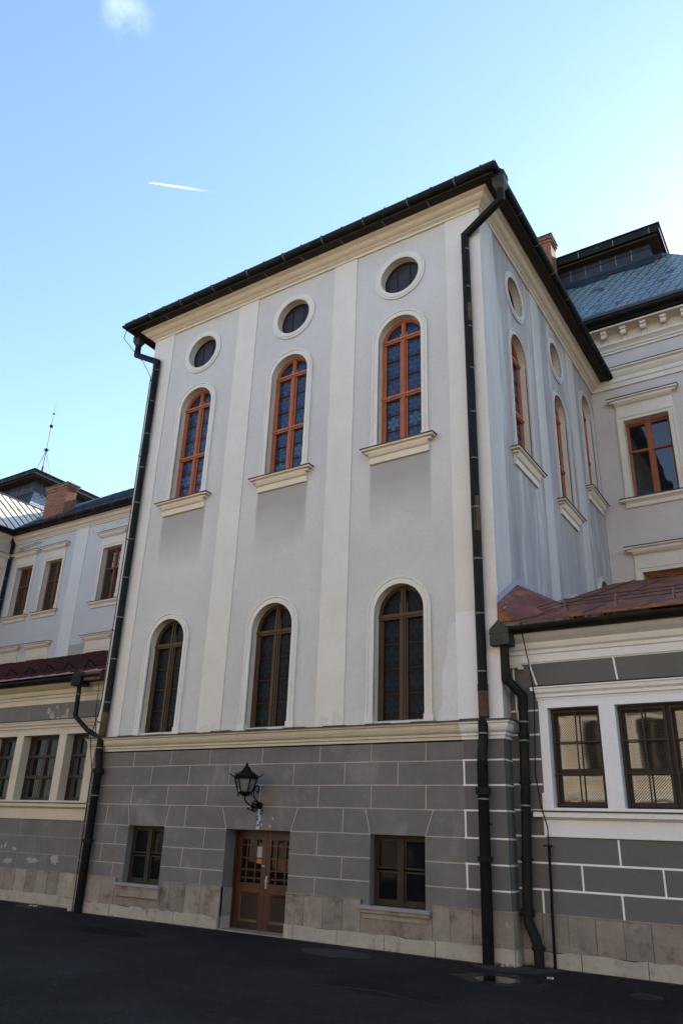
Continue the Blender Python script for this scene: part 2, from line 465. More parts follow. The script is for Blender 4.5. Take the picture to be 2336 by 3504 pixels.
    def build(s, name, mats, parent=None, smooth=False):
        me = bpy.data.meshes.new(name)
        o = bpy.data.objects.new(name, me)
        me.from_pydata([tuple(v - (ORIG.get(parent, Vector((0, 0, 0))))) for v in s.v], [], s.f)
        mats = mats if isinstance(mats, (list, tuple)) else [mats]
        for m in mats: me.materials.append(m)
        me.polygons.foreach_set('material_index', s.m)
        bm = bmesh.new(); bm.from_mesh(me)
        bmesh.ops.recalc_face_normals(bm, faces=bm.faces)
        bm.to_mesh(me); bm.free()
        if smooth:
            me.polygons.foreach_set('use_smooth', [True] * len(me.polygons))
            try: me.set_sharp_from_angle(angle=R_(35))
            except Exception: pass
        COL.objects.link(o)
        if parent is not None:
            o.parent = parent
            ORIG[o] = ORIG.get(parent, Vector((0, 0, 0)))
        return o
ORIG = {}

def thing(name, label, cat, loc, group=None):
    o = bpy.data.objects.new(name, None)
    COL.objects.link(o)
    o.location = loc
    ORIG[o] = Vector(loc)
    o['label'] = label; o['category'] = cat
    if group: o['group'] = group
    return o
def tag(o, label, cat, group=None, kind=None):
    if label: o['label'] = label
    if cat: o['category'] = cat
    if group: o['group'] = group
    if kind: o['kind'] = kind
    return o

def arch(cu, hw, zb, zs, n=18):
    """open path: bottom left, up, round the arch, down to bottom right"""
    return [(cu - hw, zb)] + [(cu - hw * math.cos(math.pi * k / n), zs + hw * math.sin(math.pi * k / n)) for k in range(n + 1)] + [(cu + hw, zb)]
def circ(cu, cz, r, n=36, ry=None):
    return [(cu + r * math.cos(2 * math.pi * k / n), cz + (ry or r) * math.sin(2 * math.pi * k / n)) for k in range(n)]
def rect(u0, u1, z0, z1):
    return [(u0, z0), (u1, z0), (u1, z1), (u0, z1)]
def strip(mb, F, p, q, w, d0, d1, mi):
    (u0, z0), (u1, z1) = p, q
    l = math.hypot(u1 - u0, z1 - z0); a, b = -(z1 - z0) / l * w / 2, (u1 - u0) / l * w / 2
    mb.slab(F, [(u0 - a, z0 - b), (u1 - a, z1 - b), (u1 + a, z1 + b), (u0 + a, z0 + b)], d0, d1, mi)
def blob(cu, cz, ru, rz, n=14, j=0.45, seed=0):
    r = random.Random(seed)
    return [(cu + ru * (1 - j * r.random()) * math.cos(2 * math.pi * k / n), cz + rz * (1 - j * r.random()) * math.sin(2 * math.pi * k / n)) for k in range(n)]

FRONT = Frame((0, 0, 0), (1, 0, 0), (0, -1, 0))
SIDE = Frame((0, 0, 0), (0, 1, 0), (1, 0, 0))
AY = 0.33
ANNEX = Frame((0, AY, 0), (1, 0, 0), (0, -1, 0))
RY = 8.97
REAR = Frame((0, RY, 0), (1, 0, 0), (0, -1, 0))
WX = -29.2
WING = Frame((WX, 0, 0), (0, 1, 0), (1, 0, 0))

# ------------------------------------------------------------------ ground
g = MB()
g.quad([(-400, -400, GZ), (400, -400, GZ), (400, 400, GZ), (-400, 400, GZ)])
asphalt = mat('dark worn asphalt', (0.0098, 0.0090, 0.0082), rough=0.95, amt=0.3, scale=0.6, bump=0.9, bscale=35, spec=0.15)
overlay(asphalt, (0.021, 0.020, 0.019), 0.42, 0.48, 0.62, fac=0.85)
overlay(asphalt, (0.024, 0.0225, 0.021), 9, 0.58, 0.66, fac=0.55)
overlay(asphalt, (0.016, 0.0152, 0.0145), 2.7, 0.55, 0.66, fac=0.6)
overlay(asphalt, (0.0045, 0.0043, 0.004), 1.3, 0.62, 0.70, fac=0.8)
overlay(asphalt, (0.045, 0.043, 0.04), 30, 0.62, 0.68, fac=0.8, detail=2)
ground = g.build('ground', asphalt)
ground['kind'] = 'structure'

def ground_sheet(name, pts, z, m):
    mb = MB(); n = len(pts)
    mb.v = [Vector((x, y, GZ + z)) for x, y in pts] + [Vector((x, y, GZ - 0.002)) for x, y in pts]
    mb.f = [tuple(range(n))] + [(k, (k + 1) % n, n + (k + 1) % n, n + k) for k in range(n)]
    mb.m = [0] * (n + 1)
    o = mb.build(name, m); o['kind'] = 'structure'
    return o
patch_m = mat('pale concrete patch', (0.026, 0.024, 0.022), amt=0.25, scale=3, rough=0.95, bump=0.4, bscale=40)
ground_sheet('concrete_patch', [(-0.62, -0.24), (-0.45, -0.42), (0.0, -0.52), (0.42, -0.38), (0.62, -0.06), (0.72, 0.20), (0.66, 0.30), (0.04, 0.30), (0.04, -0.1), (-0.3, -0.2)], 0.012, patch_m)
ground_sheet('concrete_patch', blob(-2.6, -0.85, 0.75, 0.42, 18, 0.25, 5), 0.006, patch_m)
ground_sheet('concrete_patch', blob(-11.2, -0.10, 0.55, 0.30, 16, 0.3, 6), 0.008, patch_m)
wet = mat('puddle water', (0.008, 0.008, 0.008), rough=0.08, amt=0.1, spec=0.3)
ground_sheet('puddle', blob(0.20, -1.20, 0.34, 0.30, 22, 0.3, 9), 0.005, wet)
damp = mat('damp asphalt', (0.011, 0.0105, 0.010), rough=0.5, amt=0.3, scale=4)
ground_sheet('damp_ground', blob(0.22, -1.12, 0.75, 0.52, 26, 0.35, 10), 0.003, damp)
iron_cover = mat('worn iron cover', (0.020, 0.017, 0.014), rough=0.6, amt=0.4, scale=8, metal=0.3)
ground_sheet('drain_cover', circ(2.08, -0.98, 0.20, 20), 0.006, iron_cover)
for k_, (x_, y_, a_, b_) in enumerate([(-6.8, -1.7, 1.1, .35), (-0.6, -2.9, .9, .4)]):
    ground_sheet('asphalt_patch', blob(x_, y_, a_, b_, 24, 0.3, 400 + k_), 0.003, mat('grey asphalt repair', (0.0125, 0.0118, 0.011) if k_ % 2 else (0.0085, 0.0079, 0.0073), amt=0.3, scale=3, rough=0.95, bump=0.5, bscale=60, spec=0.1))
crack_m = mat('asphalt crack', (0.006, 0.006, 0.006), amt=0.2)
for pts in ([(-3.1, -1.3), (-3.09, -0.85), (-3.12, -0.42)], [(-4.02, -5.2), (-4.08, -4.6), (-4.2, -4.1)], [(1.7, -1.0), (2.2, -0.9), (2.5, -1.05)], [(-1.4, -3.2), (-0.6, -3.0), (0.4, -3.35)]):
    w = 0.03
    ground_sheet('asphalt_crack', [(x + w * random.uniform(.4, 1), y - w) for x, y in pts] + [(x - w * random.uniform(.4, 1), y + w) for x, y in reversed(pts)], 0.004, crack_m)

# ------------------------------------------------------------------ shared window builders
def flower(mb, F, cu, cz, r, d, mi):
    for k in range(6):
        a = math.pi / 3 * k + math.pi / 6
        c, s_ = math.cos(a), math.sin(a)
        pts = [(0.08, 0), (0.5, 0.24), (0.75, 0.2), (1.0, 0), (0.75, -0.2), (0.5, -0.24)]
        mb.quad([F(cu + r * (x * c - y * s_), d, cz + r * (x * s_ + y * c)) for x, y in pts], mi)

def church_window(parent, F, cu, hw, zb, zs, style, sill, depth=0.17, seed=0):
    """arched two-light window; the frame is the part, pane, surround and sill its sub-parts"""
    rnd = random.Random(seed)
    fm = {'orange': wood_orange, 'brown': wood_dark}[style]
    f = MB()
    d0, d1 = -depth - 0.06, -depth
    fo = arch(cu, hw - 0.003, zb, zs); fi = arch(cu, hw - 0.065, zb + 0.06, zs)
    f.ring(F, fi, fo, [(0, d0), (0, d1), (0.45, d1), (0.5, d1 + 0.02), (1, d1 + 0.02), (1, d0)])
    f.bar(F, cu - hw + 0.005, cu + hw - 0.005, zb, zb + 0.07, d0, d1 + 0.012)
    top = zs + hw
    if style == 'orange':
        tr = [zs + 0.05, zb + (zs - zb) * 0.47]
        f.bar(F, cu - 0.045, cu + 0.045, zb + 0.06, top - 0.05, d0, d1 + 0.014)
        f.bar(F, cu - 0.018, cu + 0.018, zb + 0.06, top - 0.05, d1 + 0.014, d1 + 0.03)
    else:
        tr = [zs - 0.05]
        f.bar(F, cu - 0.055, cu + 0.055, zb + 0.06, top - 0.05, d0, d1 + 0.014)
        f.bar(F, cu - 0.012, cu + 0.012, zb + 0.06, top - 0.05, d1 + 0.014, d1 + 0.04)
    for t in tr:
        f.bar(F, cu - hw + 0.01, cu + hw - 0.01, t - 0.06, t + 0.05, d0, d1 + 0.026)
        f.bar(F, cu - hw + 0.006, cu + hw - 0.006, t - 0.02, t + 0.03, d1 + 0.026, d1 + 0.05)
    # inner sash beads beside the mullion and jambs
    for sgn in (-1, 1):
        f.bar(F, *sorted((cu + sgn * 0.06, cu + sgn * 0.09)), zb + 0.07, zs + 0.2, d0 + 0.006, d1 - 0.008)
        f.bar(F, *sorted((cu + sgn * (hw - 0.095), cu + sgn * (hw - 0.066))), zb + 0.07, zs, d0 + 0.006, d1 - 0.008)
    fr = f.build('arched_window', fm, parent)
    # leaded glass
    p = MB()
    pd = d0 + 0.02
    p.plate(F, arch(cu, hw - 0.03, zb + 0.02, zs), (), pd, 0)
    edges = sorted([zb + 0.07] + [t for t in tr])
    seg = []
    if style == 'orange':
        seg = [(zb + 0.07, tr[1] - 0.06, 3), (tr[1] + 0.05, tr[0] - 0.06, 3), (tr[0] + 0.05, tr[0] + 0.05 + 0.36, 1)]
    else:
        seg = [(zb + 0.07, tr[0] - 0.06, 4), (tr[0] + 0.05, tr[0] + 0.43, 1)]
    n = 0
    for z0, z1, c in seg:
        h = (z1 - z0) / c
        for k in range(c):
            zc = z0 + (k + 0.5) * h
            for sgn in (-1, 1):
                uc = cu + sgn * (0.055 + (hw - 0.06 - 0.055) / 2 + 0.0)
                if zc > zs: uc = cu + sgn * 0.2
                w = hw - 0.125
                lit = style == 'orange' and zc < zb + 0.75 and rnd.random() < 0.75
                flower(p, F, uc, zc, min(h, w) * 0.47, pd + 0.003, 2 if lit else 1)
                if k and z1 <= zs + 0.1:
                    p.bar(F, uc - w / 2 - 0.03, uc + w / 2 + 0.03, z0 + k * h - 0.009, z0 + k * h + 0.009, pd + 0.001, pd + 0.012, 3)
                n += 1
    mats = [glass_ground, glass_blue, glass_pale, came] if style == 'orange' else [glass_dim, glass_dimblue, glass_dimblue, came]
    p.build('pane', mats, fr)
    # plaster surround
    s = MB()
    so = arch(cu, hw + 0.15, zb - 0.02, zs); si = arch(cu, hw, zb - 0.02, zs)
    s.ring(F, si, so, [(0, -0.02), (0, 0.045), (0.45, 0.045), (0.5, 0.03), (0.72, 0.03), (0.78, 0.05), (1, 0.05), (1, 0.0)])
    for sgn in (-1, 1):
        s.bar(F, *sorted((cu + sgn * (hw - 0.012), cu + sgn * (hw + 0.175))), zb - 0.03, zb + 0.12, -0.01, 0.062)
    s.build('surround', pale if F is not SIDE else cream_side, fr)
    if sill:
        b = MB()
        x0, x1 = cu - hw - 0.325, cu + hw + 0.325
        prof = [(0, zb - 0.36), (0.05, zb - 0.36), (0.05, zb - 0.22), (0.09, zb - 0.20), (0.13, zb - 0.13), (0.13, zb - 0.09), (0.19, zb - 0.07), (0.19, zb - 0.035), (0, zb - 0.035)]
        a, e = F(x0 + 0.16, 0, 0), F(x1 - 0.16, 0, 0)
        b.sweep([a.xy, e.xy], prof)
        # returned ends
        for q, sg in ((x0 + 0.16, -1), (x1 - 0.16, 1)):
            b.bar(F, *sorted((q, q + sg * 0.08)), zb - 0.13, zb - 0.09, -0.01, 0.128)
            b.bar(F, *sorted((q, q + sg * 0.145)), zb - 0.075, zb - 0.036, -0.01, 0.187)
        b.bar(F, x0 - 0.01, x1 + 0.01, zb - 0.034, zb - 0.018, -0.05, 0.215, 1)
        b.build('sill', [cream, flash], fr)
    return fr

def round_window(parent, F, cu, cz, depth=0.16):
    r = 0.49
    s = MB()
    s.ring(F, circ(cu, cz, r), circ(cu, cz, r + 0.155), [(0, -0.02), (0, 0.04), (0.3, 0.055), (0.65, 0.05), (0.7, 0.035), (1, 0.035), (1, 0)], closed=True)
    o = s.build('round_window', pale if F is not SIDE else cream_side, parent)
    p = MB()
    p.plate(F, circ(cu, cz, r + 0.03), (), -depth - 0.03)
    for k in (-0.17, 0.17):
        p.bar(F, cu + k - 0.01, cu + k + 0.01, cz - math.sqrt(r * r - k * k), cz + math.sqrt(r * r - k * k), -depth - 0.029, -depth - 0.015, 1)
    p.ring(F, circ(cu, cz, r - 0.035), circ(cu, cz, r + 0.02), [(0, -depth - 0.04), (0, -depth), (1, -depth)], closed=True, mi=2)
    p.build('pane', [glass_round, came, wood_base], o)
    return o

def sash_window(parent, F, u0, u1, z0, z1, depth, fm, pm, cols=2, bars=(0.62,), thick=0.06, barw=None, name='window', mid=0.05):
    """rectangular casement window: frame is the part, pane a sub-part"""
    f = MB(); d0, d1 = -depth - 0.07, -depth
    f.bar(F, u0 - 0.01, u0 + thick, z0, z1, d0, d1); f.bar(F, u1 - thick, u1 + 0.01, z0, z1, d0, d1)
    f.bar(F, u0 + thick, u1 - thick, z0, z0 + thick, d0, d1); f.bar(F, u0 + thick, u1 - thick, z1 - thick, z1 + 0.01, d0, d1)
    for k in range(1, cols):
        m = u0 + (u1 - u0) * k / cols
        f.bar(F, m - mid, m + mid, z0 + thick, z1 - thick, d0, d1 + 0.012)
    for b in bars:
        zc = z0 + (z1 - z0) * b
        f.bar(F, u0 + thick, u1 - thick, zc - (barw or thick * 0.55), zc + (barw or thick * 0.55), d0, d1 + (0.022 if not barw else -0.02))
    # sash frames a step behind
    for k in range(cols):
        a = u0 + (u1 - u0) * k / cols + (thick if k == 0 else mid); e = u0 + (u1 - u0) * (k + 1) / cols - (thick if k == cols - 1 else mid)
        zz = [z0 + thick] + [z0 + (z1 - z0) * b for b in bars] + [z1 - thick]
        for q0, q1 in zip(zz, zz[1:]):
            f.ring(F, rect(a + 0.035, e - 0.035, q0 + 0.045, q1 - 0.045), rect(a, e, q0, q1), [(0, d0 + 0.01), (0, d1 - 0.02), (1, d1 - 0.02)], closed=True)
    fr = f.build(name, fm, parent)
    p = MB(); p.plate(F, rect(u0 + 0.02, u1 - 0.02, z0 + 0.02, z1 - 0.02), (), d0 + 0.025)
    p.build('pane', pm, fr)
    return fr

def gutter_profile(c, zc, r, n=10):
    o = [(c + r * math.cos(math.pi + math.pi * k / n), zc + r * math.sin(math.pi + math.pi * k / n)) for k in range(n + 1)]
    i = [(c + (r - 0.012) * math.cos(2 * math.pi - math.pi * k / n), zc + 0.001 + (r - 0.012) * math.sin(2 * math.pi - math.pi * k / n)) for k in range(n + 1)]
    return o + i
def gutter_rings(mb, F, us, c, zc, r, mi, w=0.022, n=10, d_in=None):
    for u in us:
        pts = [(c + (r + 0.006) * math.cos(math.pi + math.pi * k / n), zc + (r + 0.006) * math.sin(math.pi + math.pi * k / n)) for k in range(n + 1)]
        for (a, b), (e, h) in zip(pts, pts[1:]):
            mb.quad([F(u - w / 2, a, b), F(u + w / 2, a, b), F(u + w / 2, e, h), F(u - w / 2, e, h)], mi)
        if d_in is not None:
            mb.bar(F, u - w / 2, u + w / 2, zc - 0.05, zc - 0.035, d_in, c - r * 0.9, mi)

def downpipe(parent, pts, r, rings, collars=(), m=None, extra=()):
    """pipe with pale solder rings at heights `rings` and thicker collars"""
    mb = MB()
    mb.tube(pts, r, 14, 0)
    P = [Vector(p) for p in pts]
    def on(z):
        for a, b in zip(P, P[1:]):
            if min(a.z, b.z) <= z <= max(a.z, b.z) and abs(a.z - b.z) > 0.2:
                return a + (b - a) * ((z - a.z) / (b.z - a.z))
        return None
    for z in rings:
        q = on(z)
        if q: mb.tube([q - Vector((0, 0, 0.011)), q + Vector((0, 0, 0.011))], r + 0.006, 14, 1)
    for z, h, rr in collars:
        q = on(z)
        if q: mb.tube([q - Vector((0, 0, h / 2)), q + Vector((0, 0, h / 2))], rr, 14, 0)
    for z0, z1, mi in extra:
        a, b = on(z0), on(z1)
        if a and b: mb.tube([a, b], r + 0.004, 14, mi)
    return mb.build('downpipe', m or [metal_dark, metal_seam, iron, metal_rust], parent, smooth=True)

# ------------------------------------------------------------------ the tall projecting block
block = thing('church_wing', 'tall pale grey block with white pilasters and rows of round and arched windows', 'building', (-5, 4.5, GZ))
BX = (-8.05, -5.0, -1.965)                    # bay centres on the front
BY = (2.06, 5.10, 7.95)                       # bay centres on the side
HW = 0.535
ZC = 12.36
# upper walls with their openings
w = MB()
holes = []
for c in BX:
    holes += [arch(c, HW, 1.30, 3.335), arch(c, HW, 6.95, 9.645), circ(c, 11.34, 0.49)]
w.plate(FRONT, rect(-10, 0, 0.9, 12.9), holes, 0, 0)
for h in holes: w.reveal(FRONT, h, 0.0, -0.34, 1)
sholes = []
for k, c in enumerate(BY):
    if k < 2: sholes += [arch(c, HW, 6.95, 9.645), circ(c, 11.34, 0.49)]
sholes += [arch(BY[2], HW, 8.45, 11.17), arch(BY[2], HW, 3.7, 5.35), arch(BY[1], HW, 2.2, 4.07)]
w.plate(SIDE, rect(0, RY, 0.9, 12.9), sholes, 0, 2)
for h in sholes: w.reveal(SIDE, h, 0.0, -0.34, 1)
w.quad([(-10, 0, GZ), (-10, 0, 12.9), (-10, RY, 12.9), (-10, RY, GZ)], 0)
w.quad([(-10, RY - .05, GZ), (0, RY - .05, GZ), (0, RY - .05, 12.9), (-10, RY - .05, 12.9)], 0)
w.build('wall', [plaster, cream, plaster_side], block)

# rusticated ground storey
bw = MB()
ZT = -0.605
bholes = [rect(-8.53, -7.47, -1.70, ZT), rect(-5.80, -4.25, GZ - 0.05, ZT), rect(-2.525, -1.465, -1.70, ZT)]
door_notch = [(-10, -1.65), (-5.80, -1.65), (-5.80, ZT), (-4.25, ZT), (-4.25, -1.65), (0, -1.65), (0, 0.96), (-10, 0.96)]
bw.plate(FRONT, [(u, -1.85 if z == -1.65 else z) for u, z in door_notch], [rect(-8.53, -7.47, -1.70, ZT), rect(-2.525, -1.465, -1.70, ZT)], 0, 0)
for h in (rect(-8.53, -7.47, -1.70, ZT), rect(-2.525, -1.465, -1.70, ZT)): bw.reveal(FRONT, h, 0, -0.26, 0)
bw.reveal(FRONT, [(-5.80, GZ), (-5.80, ZT), (-4.25, ZT), (-4.25, GZ)], 0, -0.40, 0, closed=False)
bw.plate(SIDE, rect(0, AY, -1.65, 0.96), (), 0, 2)
ZJ = [0.595, 0.2, -0.19, ZT, -0.985, -1.35]
rows = [(0.95, ZJ[0], [-8.63, -7.51, -6.40, -5.03, -3.65, -2.53, -1.43]),
        (ZJ[0], ZJ[1], [-8.04, -6.94, -5.84, -4.24, -3.09, -1.98]),
        (ZJ[1], ZJ[2], [-8.56, -7.50, -6.39, -5.02, -3.65, -2.52, -1.44]),
        (ZJ[2], ZJ[3], [-9.27, -6.92, -3.10]),
        (ZJ[3], ZJ[4], [-8.89, -6.36, -3.64]),
        (ZJ[4], ZJ[5], [-9.29, -6.91, -3.10]),
        (ZJ[5], -1.64, [-8.86, -6.36, -3.66])]
OPEN = [(-8.53, -7.47), (-5.80, -4.25), (-2.525, -1.465)]
jw = 0.017
for z in ZJ:
    segs = [(-10, -0.72)]
    if z < ZT - 0.01:
        segs = [(-10, -8.53), (-7.47, -5.80), (-4.25, -2.525), (-1.465, -0.72)]
    elif abs(z - ZT) < 0.01:
        segs = [(-10, -8.53), (-7.47, -5.80), (-4.25, -2.525), (-1.465, -0.72)]
    for a, b in segs:
        n = max(2, int((b - a) / 0.8)); q = [(a + (b - a) * k / n, z + (0 if k in (0, n) else random.uniform(-.006, .006))) for k in range(n + 1)]
        for p0, p1 in zip(q, q[1:]): strip(bw, FRONT, p0, p1, jw * random.uniform(.85, 1.15), -0.002, 0.003, 1)
for z1, z0, xs in rows:
    for x in xs: strip(bw, FRONT, (x + 0.006, z1 - jw / 2), (x - 0.006, z0 + jw / 2), jw * random.uniform(.75, 1.1), -0.002, 0.003, 1)
for a, b in (((-8.63, ZJ[2]), (-8.53, ZT)), ((-7.385, ZJ[2]), (-7.475, ZT)), ((-5.95, ZJ[2]), (-5.805, ZT)), ((-4.10, ZJ[2]), (-4.245, ZT)), ((-2.635, ZJ[2]), (-2.525, ZT)), ((-1.305, ZJ[2]), (-1.46, ZT))):
    strip(bw, FRONT, a, b, jw * 0.8, -0.002, 0.0035, 1)
# the freshly painted corner strip with bright joints
bw.bar(FRONT, -0.72, 0.004, -1.645, 0.955, -0.001, 0.004, 2)
bw.bar(SIDE, -0.004, AY, -1.645, 0.955, 0.0, 0.004, 2)
for z in ZJ:
    bw.bar(FRONT, -0.745, 0.008, z - 0.013, z + 0.013, 0.0, 0.008, 3)
    bw.bar(SIDE, -0.008, AY, z - 0.013, z + 0.013, 0.0, 0.008, 3)
for k, z in enumerate(ZJ[:-1]):
    if k in (0, 2, 4): bw.bar(FRONT, -0.735, -0.705, ZJ[k + 1] + 0.013, z - 0.013, 0.0, 0.0075, 3)
bw.build('ground_storey', [base_old, joint_old, base_new, joint_new], block)

# limestone plinth, two courses, wrapping the corner into the annex
stones = [stone]
for nm_, c_ in (('greyer limestone slab', (0.19, 0.172, 0.15)), ('pale limestone slab', (0.29, 0.262, 0.225)), ('pinkish limestone slab', (0.215, 0.182, 0.155))):
    q_ = mat(nm_, c_, amt=0.22, scale=2.1, rough=0.9, bump=0.3, bscale=18)
    overlay(q_, (0.095, 0.078, 0.062), 3.0, 0.53, 0.66, fac=0.75); overlay(q_, (0.07, 0.058, 0.045), 14, 0.62, 0.70, fac=0.7); overlay(q_, (0.42, 0.38, 0.33), 4.3, 0.62, 0.72, fac=0.5)
    stones.append(q_)
def plinth(parent, segs, upj, loj, F, zt=-1.635, zm=-2.13, seed=1, low=()):
    r = random.Random(seed)
    mb = MB()
    ZTOP = zt
    for a, b in segs:
        cuts = [x for lo in low for x in lo]
        js = sorted([a] + [x for x in upj if a < x < b and not any(l0 - .12 < x < l1 + .12 for l0, l1 in low)] + [x for x in cuts if a < x < b] + [b])
        for p, q in zip(js, js[1:]):
            zt = ZTOP if not any(l0 <= (p + q) / 2 <= l1 for l0, l1 in low) else -1.80
            mb.bar(F, p + (0 if p == a else 0.004), q - (0 if q == b else 0.004), zm, zt + r.uniform(-.004, .002), -0.05, 0.030 + r.uniform(0, .006), r.choice((0, 3, 4, 5)))
            mb.bar(F, p + .012, q - .012, zm + 0.01, zt - 0.01, -0.04, 0.022, 2)
            if q < b: mb.bar(F, q - .012, q + .012, zm + 0.01, zt - 0.01, -0.04, 0.0215, 2)
        e = [a] + [x for x in cuts if a < x < b] + [b]
        for k in range(0, len(e), 2): mb.bar(F, e[k], e[k + 1], ZTOP, ZTOP + 0.014, -0.02, 0.042, 0)
        js = [a] + [x for x in loj if a < x < b] + [b]
        for p, q in zip(js, js[1:]):
            # pale course with a broken upper edge
            n = max(2, int((q - p) / 0.16)); top = [(p + 0.006 + (q - p - 0.012) * k / n, zm + 0.008 + r.choice((0, 0, 0, -.008, -.02)) + r.uniform(-.008, .006)) for k in range(n + 1)]
            poly = [(p + 0.006, GZ - 0.05), (q - 0.006, GZ - 0.05)] + top[::-1]
            mb.slab(F, poly, 0.0, 0.052 + r.uniform(0, .008), 1)
            mb.bar(F, p + .014, q - .014, GZ - 0.05, zm + 0.0, -0.04, 0.028, 2)
            if q < b: mb.bar(F, q - .014, q + .014, GZ - 0.05, zm + 0.0, -0.04, 0.0275, 2)
    o = mb.build('plinth', [stone, stone_low, joint_dark] + stones[1:], parent)
    return o
joint_dark = mat('dirty open joint', (0.05, 0.04, 0.033), amt=0.3, scale=6)
plinth(block, [(-10.03, -5.80)], [-9.55, -9.13, -8.70, -7.12, -6.69, -6.29, -3.85, -3.45, -3.04, -1.03, -0.64], [-8.74, -6.92, -4.04, -3.12, -2.2, -1.28, -0.33], FRONT, seed=3, low=((-8.68, -7.34),))
plinth(block, [(-4.25, 0.03)], [-9.55, -9.13, -8.70, -7.12, -6.69, -6.29, -3.85, -3.45, -3.04, -1.03, -0.64], [-8.74, -6.92, -4.04, -3.12, -2.2, -1.28, -0.33], FRONT, seed=31, low=((-2.675, -1.335),))
ps = MB()
for q0, q1 in ((-5.797, -5.78), (-4.27, -4.253)):
    pl_ = MB(); pl_.bar(FRONT, q0, q1, -2.13, -1.637, -0.32, -0.052, 0); pl_.bar(FRONT, q0, q1, GZ - 0.05, -2.13, -0.32, -0.052, 1)
    pl_.build('plinth', [stone, stone_low], block)
ps.bar(SIDE, 0.0, AY, -2.13, -1.636, -0.05, 0.031, 0); ps.bar(SIDE, 0.0, AY, -1.634, -1.62, -0.05, 0.043, 0)
ps.bar(SIDE, 0.0, AY, GZ - 0.05, -2.12, -0.05, 0.056, 1)
ps.build('plinth', [stone, stone_low], block)

# pilasters
for a, b in ((-10.0, -9.24), (-6.845, -6.195), (-3.79, -3.14), (-0.796, 0.025)):
    p = MB(); p.bar(FRONT, a, b, 1.2, ZC + 0.04, -0.01, 0.025)
    if b > 0: p.bar(FRONT, -0.79, 0.0265, 1.2, 3.15, 0.0, 0.0275, 1)
    p.build('pilaster', [pale, white_new], block)
for a, b in ((0.0, 0.755), (3.23, 3.81), (6.19, 6.83)):
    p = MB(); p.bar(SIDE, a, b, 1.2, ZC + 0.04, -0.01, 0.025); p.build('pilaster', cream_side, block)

# cornice, eaves, gutters
PATH = [(-10, RY), (-10, 0), (0, 0), (0, RY)]
c = MB()
c.sweep(PATH, [(0, ZC - 0.01), (0.05, ZC - 0.01), (0.05, 12.405), (0.075, 12.42), (0.12, 12.44), (0.12, 12.465), (0.16, 12.475), (0.205, 12.495), (0.25, 12.54), (0.25, 12.575), (0.33, 12.60), (0.34, 12.64), (0, 12.64)])
c.build('cornice', cream, block)
e = MB()
e.sweep(PATH, [(-0.1, 12.642), (0.56, 12.642), (0.56, 12.60), (0.59, 12.60), (0.59, 12.80), (-0.1, 12.80)])
e.build('eaves', soffit, block)
rf = MB()
zr = 12.82; tn = math.tan(R_(33)); ov = 0.66
ex0, ex1, ey0 = -10 - ov, ov, -ov
half = (ex1 - ex0) / 2; rz = zr + half * tn
rid0 = (-5, ey0 + half, rz); rid1 = (-5, RY + 3, rz)
for q in ([(ex0, ey0, zr), (ex1, ey0, zr), rid0], [(ex1, ey0, zr), (ex1, RY - 0.2, zr), (ex1, RY - 0.2, zr), rid0],):
    pass
rf.quad([(ex0, ey0, zr), (ex1, ey0, zr), rid0]); rf.quad([(ex1, ey0, zr), (ex1, RY + 0.1, zr), rid1, rid0]); rf.quad([(ex0, RY + 0.1, zr), (ex0, ey0, zr), rid0, rid1])
rf.sweep([(-10, RY), (-10, 0), (0, 0), (0, RY)], [(0.4, 12.805), (0.67, 12.805), (0.69, 12.825), (0.67, 12.84), (0.4, 12.84)])
for k in range(19):                                          # standing seams end as small lugs along the edge
    x = ex0 + 0.3 + k * (ex1 - ex0 - 0.6) / 18
    t = min(1, 0.25 / half); 
    rf.hexa([(x - .015, ey0 - .02, zr), (x + .015, ey0 - .02, zr), (x + .015, ey0 + .6, zr + .6 * tn), (x - .015, ey0 + .6, zr + .6 * tn), (x - .015, ey0 - .02, zr + .045), (x + .015, ey0 - .02, zr + .045), (x + .015, ey0 + .6, zr + .6 * tn + .04), (x - .015, ey0 + .6, zr + .6 * tn + .04)])
rf.build('roof', roof_dark, block)
GC, GR, GZC = 0.635, 0.10, 12.735
gt = MB()
gt.sweep(PATH, gutter_profile(GC, GZC, GR))
gutter_rings(gt, FRONT, [-9.6 + 1.17 * k for k in range(9)], GC, GZC, GR, 1, d_in=None)
for k in range(8): gt.bar(FRONT, -9.2 + 1.17 * k, -9.175 + 1.17 * k, 12.635, 12.642, 0.34, 0.58, 1)
gutter_rings(gt, SIDE, [0.9 + 1.17 * k for k in range(7)], GC, GZC, GR, 1)
for k in range(8): gt.tube([FRONT(-10.1 + 1.4 * k, GC, GZC - GR - 0.004), FRONT(-10.1 + 1.4 * k + 0.05, GC, GZC - GR - 0.004)], 0.01, 6, 0)
gt.build('gutter', [metal_dark, metal_seam], block)

